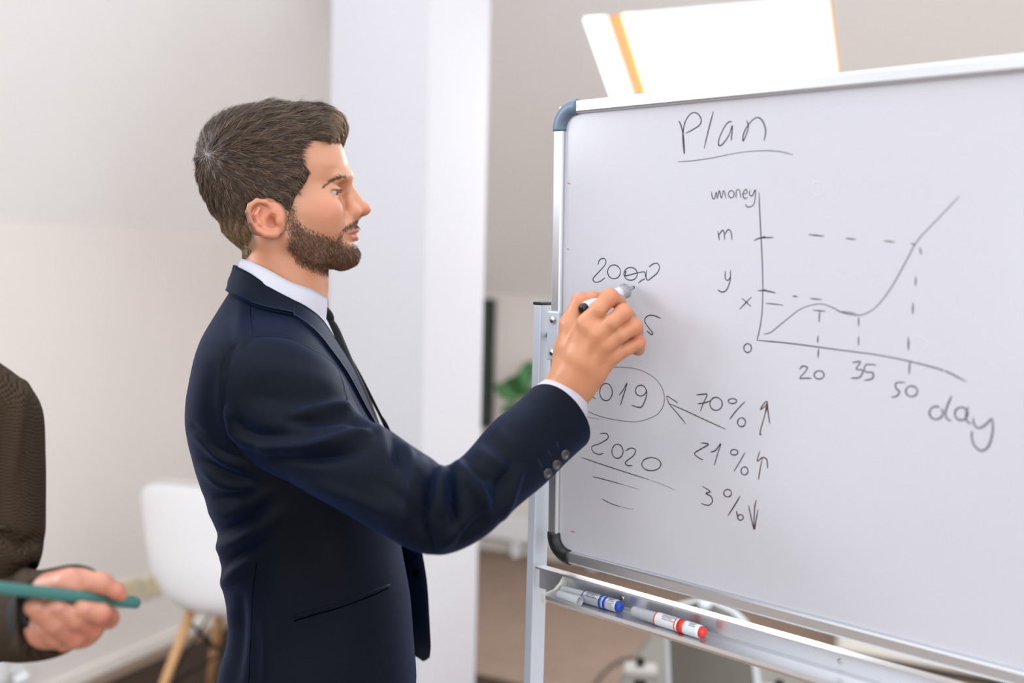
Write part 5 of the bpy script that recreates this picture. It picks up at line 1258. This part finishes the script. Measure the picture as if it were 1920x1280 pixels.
for sx_ in (-1, 1):
    for sy_ in (-1, 1):
        a = CHP + fx * (.10 * sx_) + fy * (.12 * sy_) + UP * .432; b = CHP + fx * (.22 * sx_) + fy * (.235 * sy_)
        rel(tube('leg', [tuple(a), tuple(a * .5 + b * .5), tuple(b)], [.016, .0155, .011], M_beech, None, 14, (1, 0, 0)), ch)
        c_ = CHP + fx * (.16 * sx_) + fy * (.18 * sy_) + UP * .2; d_ = CHP - fx * (.10 * sx_) + fy * (.13 * sy_) + UP * .40
        rel(tube('strut', [tuple(c_), tuple(d_)], .004, M_blackm, None, 8, (0, 1, 0)), ch)
        e_ = CHP + fx * (.10 * sx_) - fy * (.13 * sy_) + UP * .40
        rel(tube('strut', [tuple(c_), tuple(e_)], .004, M_blackm, None, 8, (1, 0, 0)), ch)
# sockets on the left wall
M_cream = mat('cream_plastic', (214, 200, 168), 0.5); M_dark = mat('socket_hole', (70, 62, 50), 0.6)
for px_, py_, lab in ((292, 1093, 'cream double power socket on the wall beside the white chair'), (228, 1110, 'cream double power socket on the wall behind the phone')):
    c_ = on_plane(px_, py_, CORNER, E2); so = empty('power_socket', c_, lab, 'socket', 'wall sockets')
    rel(box('plate', c_ - E1 * .075 - UP * .042, E1 * .15, UP * .084, E2 * .012, M_cream, None, .004), so)
    for k_ in (-1, 1):
        q_ = c_ + E1 * (.037 * k_) + E2 * .0122
        d_ = rel(lathe('socket_face', q_ - E2 * .002, q_ + E2, [(0, .024), (.0035, .024), (.0036, .021), (.0025, .019), (.0024, .0005)], M_cream, None, 20), so)
        for h_ in (-1, 1):
            z_ = lathe('pin_hole', q_ + E1 * (.0095 * h_) + E2 * .0003, q_ + E2, [(0, .0032), (.0006, .0030), (.0007, .0005)], M_dark, None, 10); rel(z_, so)
# radiator at the left edge with its valve
M_rad = mat('radiator_enamel', (232, 233, 236), 0.3)
rp = on_plane(15, 1240, CORNER + E2 * .06, E2); rad = empty('radiator', Vector((rp.x, rp.y, 0)) - E1 * .4, 'white panel radiator on the wall at the left edge', 'radiator')
r0 = Vector((rp.x, rp.y, 0)) - E2 * .045
for zz in (.16,):
    rel(box('panel', r0 + UP * .14 - E1 * .8, E1 * .8, E2 * .045, UP * .42, M_rad, None, .008), rad)
for k_ in range(10): rel(box('rib', r0 + UP * .18 - E1 * (.05 + .075 * k_), -E1 * .04, E2 * .05, UP * .34, M_rad, None, .004), rad)
vp = on_plane(38, 1272, CORNER + E2 * .05, E2)
rel(tube('pipe', [tuple(r0 + UP * .17 + E2 * .02), tuple(Vector((vp.x, vp.y, .17))), tuple(Vector((vp.x, vp.y, .003)))], .009, M_rad, None, 12, (1, 0, 0)), rad)
rel(lathe('valve', vp - E1 * .03 , vp + E1 * .05, [(0, .012), (.004, .021), (.045, .021), (.055, .017), (.06, .006)], M_rad, None, 18), rad)
# low convector on the back wall
cvp = FB0 - E1 * .02; hv = empty('convector_heater', cvp, 'low white convector heater on feet along the back wall', 'heater')
rel(box('casing', cvp - E2 * .45 + UP * .085 - E1 * .06, E2 * 2.0, E1 * .06, UP * .13, M_rad, None, .008), hv)
for k_ in (-.30, .06, .5, 1.2): rel(box('foot', cvp + E2 * k_ - E1 * .05, E2 * .045, E1 * .04, UP * .086, M_rad, None, .003), hv)
# framed dark picture beside the pillar
pc = on_plane(908, 560, FB0 - E1 * .0, E1); pb = on_plane(908, 800, FB0, E1); H_ = pc.z - pb.z
pic = empty('framed_picture', pb, 'dark green picture in black frame on the back wall beside the pillar', 'picture')
rel(box('canvas', pb - E2 * .50 + UP * .015 - E1 * .012, E2 * .535, E1 * .010, UP * (H_ - .03), mat('dark_green_canvas', (44, 66, 48), 0.6, noise=0.5, scale=5), None, 0), pic)
for o_, a_, b_ in ((pb - E2 * .52, E2 * .575, UP * .02), (pb - E2 * .52 + UP * (H_ - .02), E2 * .575, UP * .02), (pb - E2 * .52 + UP * .02, E2 * .02, UP * (H_ - .04)), (pb + E2 * .035 + UP * .02, E2 * .02, UP * (H_ - .04))):
    rel(box('frame_bar', o_ - E1 * .025, a_, E1 * .023, b_, M_black_pl, None, .002), pic)
# plant on a wall shelf, half hidden by the board
sp = on_plane(1085, 860, FB0 - E1 * .14, E1)
shf = empty('wall_shelf', sp, 'white wall shelf behind the whiteboard carrying the plant', 'shelf')
rel(box('board', sp - E2 * .18 - E1 * .12 - UP * .02, E2 * .5, E1 * .26, UP * .02, M_rad, None, .003), shf)
for k_ in (-.1, .22): rel(box('bracket', sp + E2 * k_ - UP * .12 + E1 * .10, E2 * .02, E1 * .04, UP * .10, M_rad, None, .003), shf)
pl_ = empty('potted_plant', sp, 'green leafy plant in a pot on the wall shelf beside the stand post', 'plant')
M_pot = mat('terracotta_pot', (206, 196, 186), 0.7); M_leaf = mat('leaf_green', (72, 128, 74), 0.45, noise=0.25, scale=18); M_stem = mat('plant_stem', (96, 120, 70), 0.6)
rel(lathe('pot', sp, sp + UP, [(0, .055), (.004, .058), (.12, .075), (.13, .078), (.135, .076), (.12, .068), (.118, .001)], M_pot, None, 24), pl_)
lv = [(968, 716, 30, .0, .20), (948, 735, 150, .05, .15), (985, 700, 60, -.05, .16), (990, 735, 10, .06, .15), (955, 768, 200, .0, .12), (1060, 690, 80, .0, .18), (1100, 720, 40, .05, .18), (1030, 760, 120, -.06, .16), (985, 705, 100, .08, .13)]
for px_, py_, ang, dd_, Lf in lv:
    c_ = on_plane(px_, py_, FB0 - E1 * (.16 + dd_), E1); a = math.radians(ang); u_ = E2 * math.cos(a) + UP * math.sin(a); w_ = (-E2 * math.sin(a) + UP * math.cos(a)) * .75 - E1 * .5; n_ = u_.cross(w_)
    Gl = []
    for t in np.linspace(0, 1, 9):
        hw_ = Lf * .30 * math.sin(math.pi * min(1, t * .93 + .05)) ** .8
        Gl.append([tuple(c_ + u_ * (Lf * (t - .5)) + w_ * (hw_ * s) + n_ * (.12 * hw_ * s * s * 4 - .05 * (t - .5) ** 2)) for s in np.linspace(-1, 1, 7)])
    rel(sheet('leaf', np.array(Gl), .0015, M_leaf, None), pl_)
    b_ = c_ - u_ * (Lf * .5); rel(tube('stem', catmull(np.array([tuple(sp + UP * .12), tuple(sp * .5 + b_ * .5 + UP * .06), tuple(b_)]), 6), .0035, M_stem, None, 8, (1, 0, 0)), pl_)
# grey office chair behind the board
M_och = mat('grey_chair_shell', (98, 93, 85), 0.55, noise=0.06, scale=12); M_rim = mat('pale_grey_rim', (190, 194, 198), 0.35); M_arm = mat('pale_grey_plastic_arm', (150, 146, 140), 0.5)
oc0 = V(1318, 1200, 2.55); oc0 = Vector((oc0.x, oc0.y, 0)); oc = empty('office_chair', oc0, 'grey office chair with pale armrests behind the whiteboard', 'chair')
zt_ = V(1325, 1136, 2.55).z
f1 = Vector((math.cos(-.35), math.sin(-.35), 0)); f2 = Vector((-math.sin(-.35), math.cos(-.35), 0))
Gc = []; NR = 22
for i in range(NR):
    t = i / (NR - 1); z = zt_ - .40 * t; r_ = min(1, t * 5.5)
    hw = max(.008, (.098 + .018 * t) * (1 - (1 - r_) ** 2) ** .5)
    Gc.append([tuple(oc0 + f1 * (hw * s + .055 * t) + f2 * (.03 * s * s - .05 * t * t) + UP * z) for s in np.linspace(-1, 1, 21)])
Gc = np.array(Gc); rel(sheet('backrest', Gc, .02, M_och, None), oc)
edge = np.concatenate([Gc[::-1, 0], Gc[0, 1:-1], Gc[:, -1]]); rel(tube('rim', edge, .013, M_rim, None, 10, (0, 0, 1)), oc)
rel(box('seat', oc0 - f1 * .24 - f2 * -.02 + UP * .40, f1 * .48, f2 * .46, UP * .07, M_och, None, .02), oc)
for s in (-1, 1):
    a = oc0 + f1 * (.175 * s + .02); dv = Vector(ray(1210, 1260)); dv.z = 0; dv.normalize(); dh = Vector((dv.y, -dv.x, 0))
    rel(box('armrest', a - dh * .045 + UP * .515, dh * .09, dv * .07, UP * .028, M_arm, None, .010), oc)
    rel(tube('arm_post', [tuple(a + dv * .04 + UP * .42), tuple(a + dv * .04 + UP * .52)], .016, M_blackm, None, 12, (1, 0, 0)), oc)
    k0 = a + dv * .04 + UP * .553; rel(lathe('arm_knob', k0 - dh * .012, k0 + dh, [(0, .006), (.004, .011), (.018, .011), (.022, .006)], M_blackm, None, 14), oc)
rel(lathe('column', oc0 + f2 * .2 + UP * .09, oc0 + f2 * .2 + UP, [(0, .03), (.15, .028), (.31, .025)], M_blackm, None, 16), oc)
for k_ in range(5):
    a = 2 * math.pi * k_ / 5; e_ = oc0 + f2 * .2 + Vector((math.cos(a), math.sin(a), 0)) * .29
    rel(tube('base_arm', [tuple(oc0 + f2 * .2 + UP * .11), tuple(e_ + UP * .075)], [.022, .014], M_arm, None, 10, (0, 0, 1)), oc)
    rel(lathe('caster', e_ - Vector((-math.sin(a), math.cos(a), 0)) * .02 + UP * .028, e_ + Vector((-math.sin(a), math.cos(a), 0)) + UP * .028, [(0, .022), (.004, .028), (.036, .028), (.04, .022)], M_blackm, None, 14), oc)
# cable on the floor
cb_ = [on_plane(px_, py_, (0, 0, .006), UP) for px_, py_ in ((1085, 1330), (1110, 1290), (1135, 1258), (1165, 1238), (1200, 1232), (1240, 1236), (1300, 1250), (1380, 1240))]
cable = tube('cable', catmull(np.array([tuple(p) for p in cb_]), 8), .006, mat('dark_cable', (64, 56, 50), 0.6), None, 8); tag(cable, 'dark cable curling over the floor below the tray', 'cable')
# white low cabinet at the right
c0 = on_plane(1567, 1232, (0, 0, 0), UP); cab = empty('low_cabinet', c0, 'white low cabinet behind the right part of the whiteboard', 'cabinet')
M_cab = mat('cream_white_laminate', (236, 232, 224), 0.4)
rel(box('body', c0 + UP * .03, E2 * 1.3, E1 * .45, UP * .62, M_cab, None, .004), cab)
rel(box('plinth', c0 + E1 * .03 + E2 * .02, E2 * 1.26, E1 * .4, UP * .031, M_dark, None, 0), cab)
for k_ in range(3):
    d_ = box('door', c0 + E2 * (.015 + .43 * k_) + UP * .045 - E1 * .018, E2 * .415, E1 * .017, UP * .59, M_cab, None, .003); rel(d_, cab)
    h_ = box('handle', c0 + E2 * (.38 + .43 * k_) + UP * .38 - E1 * .034, E2 * .012, E1 * .015, UP * .12, M_steel, None, .003); rel(h_, cab)

rc_ = CORNER - E1 * 1.55 + E2 * .05  # dark sheet that puts the floor shade around the chair into colour
shade_sheet = tag(box('shade_sheet', rc_ + E2 * .05, -E1 * 1.35, E2 * 1.5, UP * .012, mat('shade_sheet_brown', (64, 51, 44), 0.95, noise=0.25, scale=30, bump=0.5, bscale=500, spec=0.1), None, .004), 'dark brown sheet standing for floor shade under the white shell chair', 'shade_sheet')
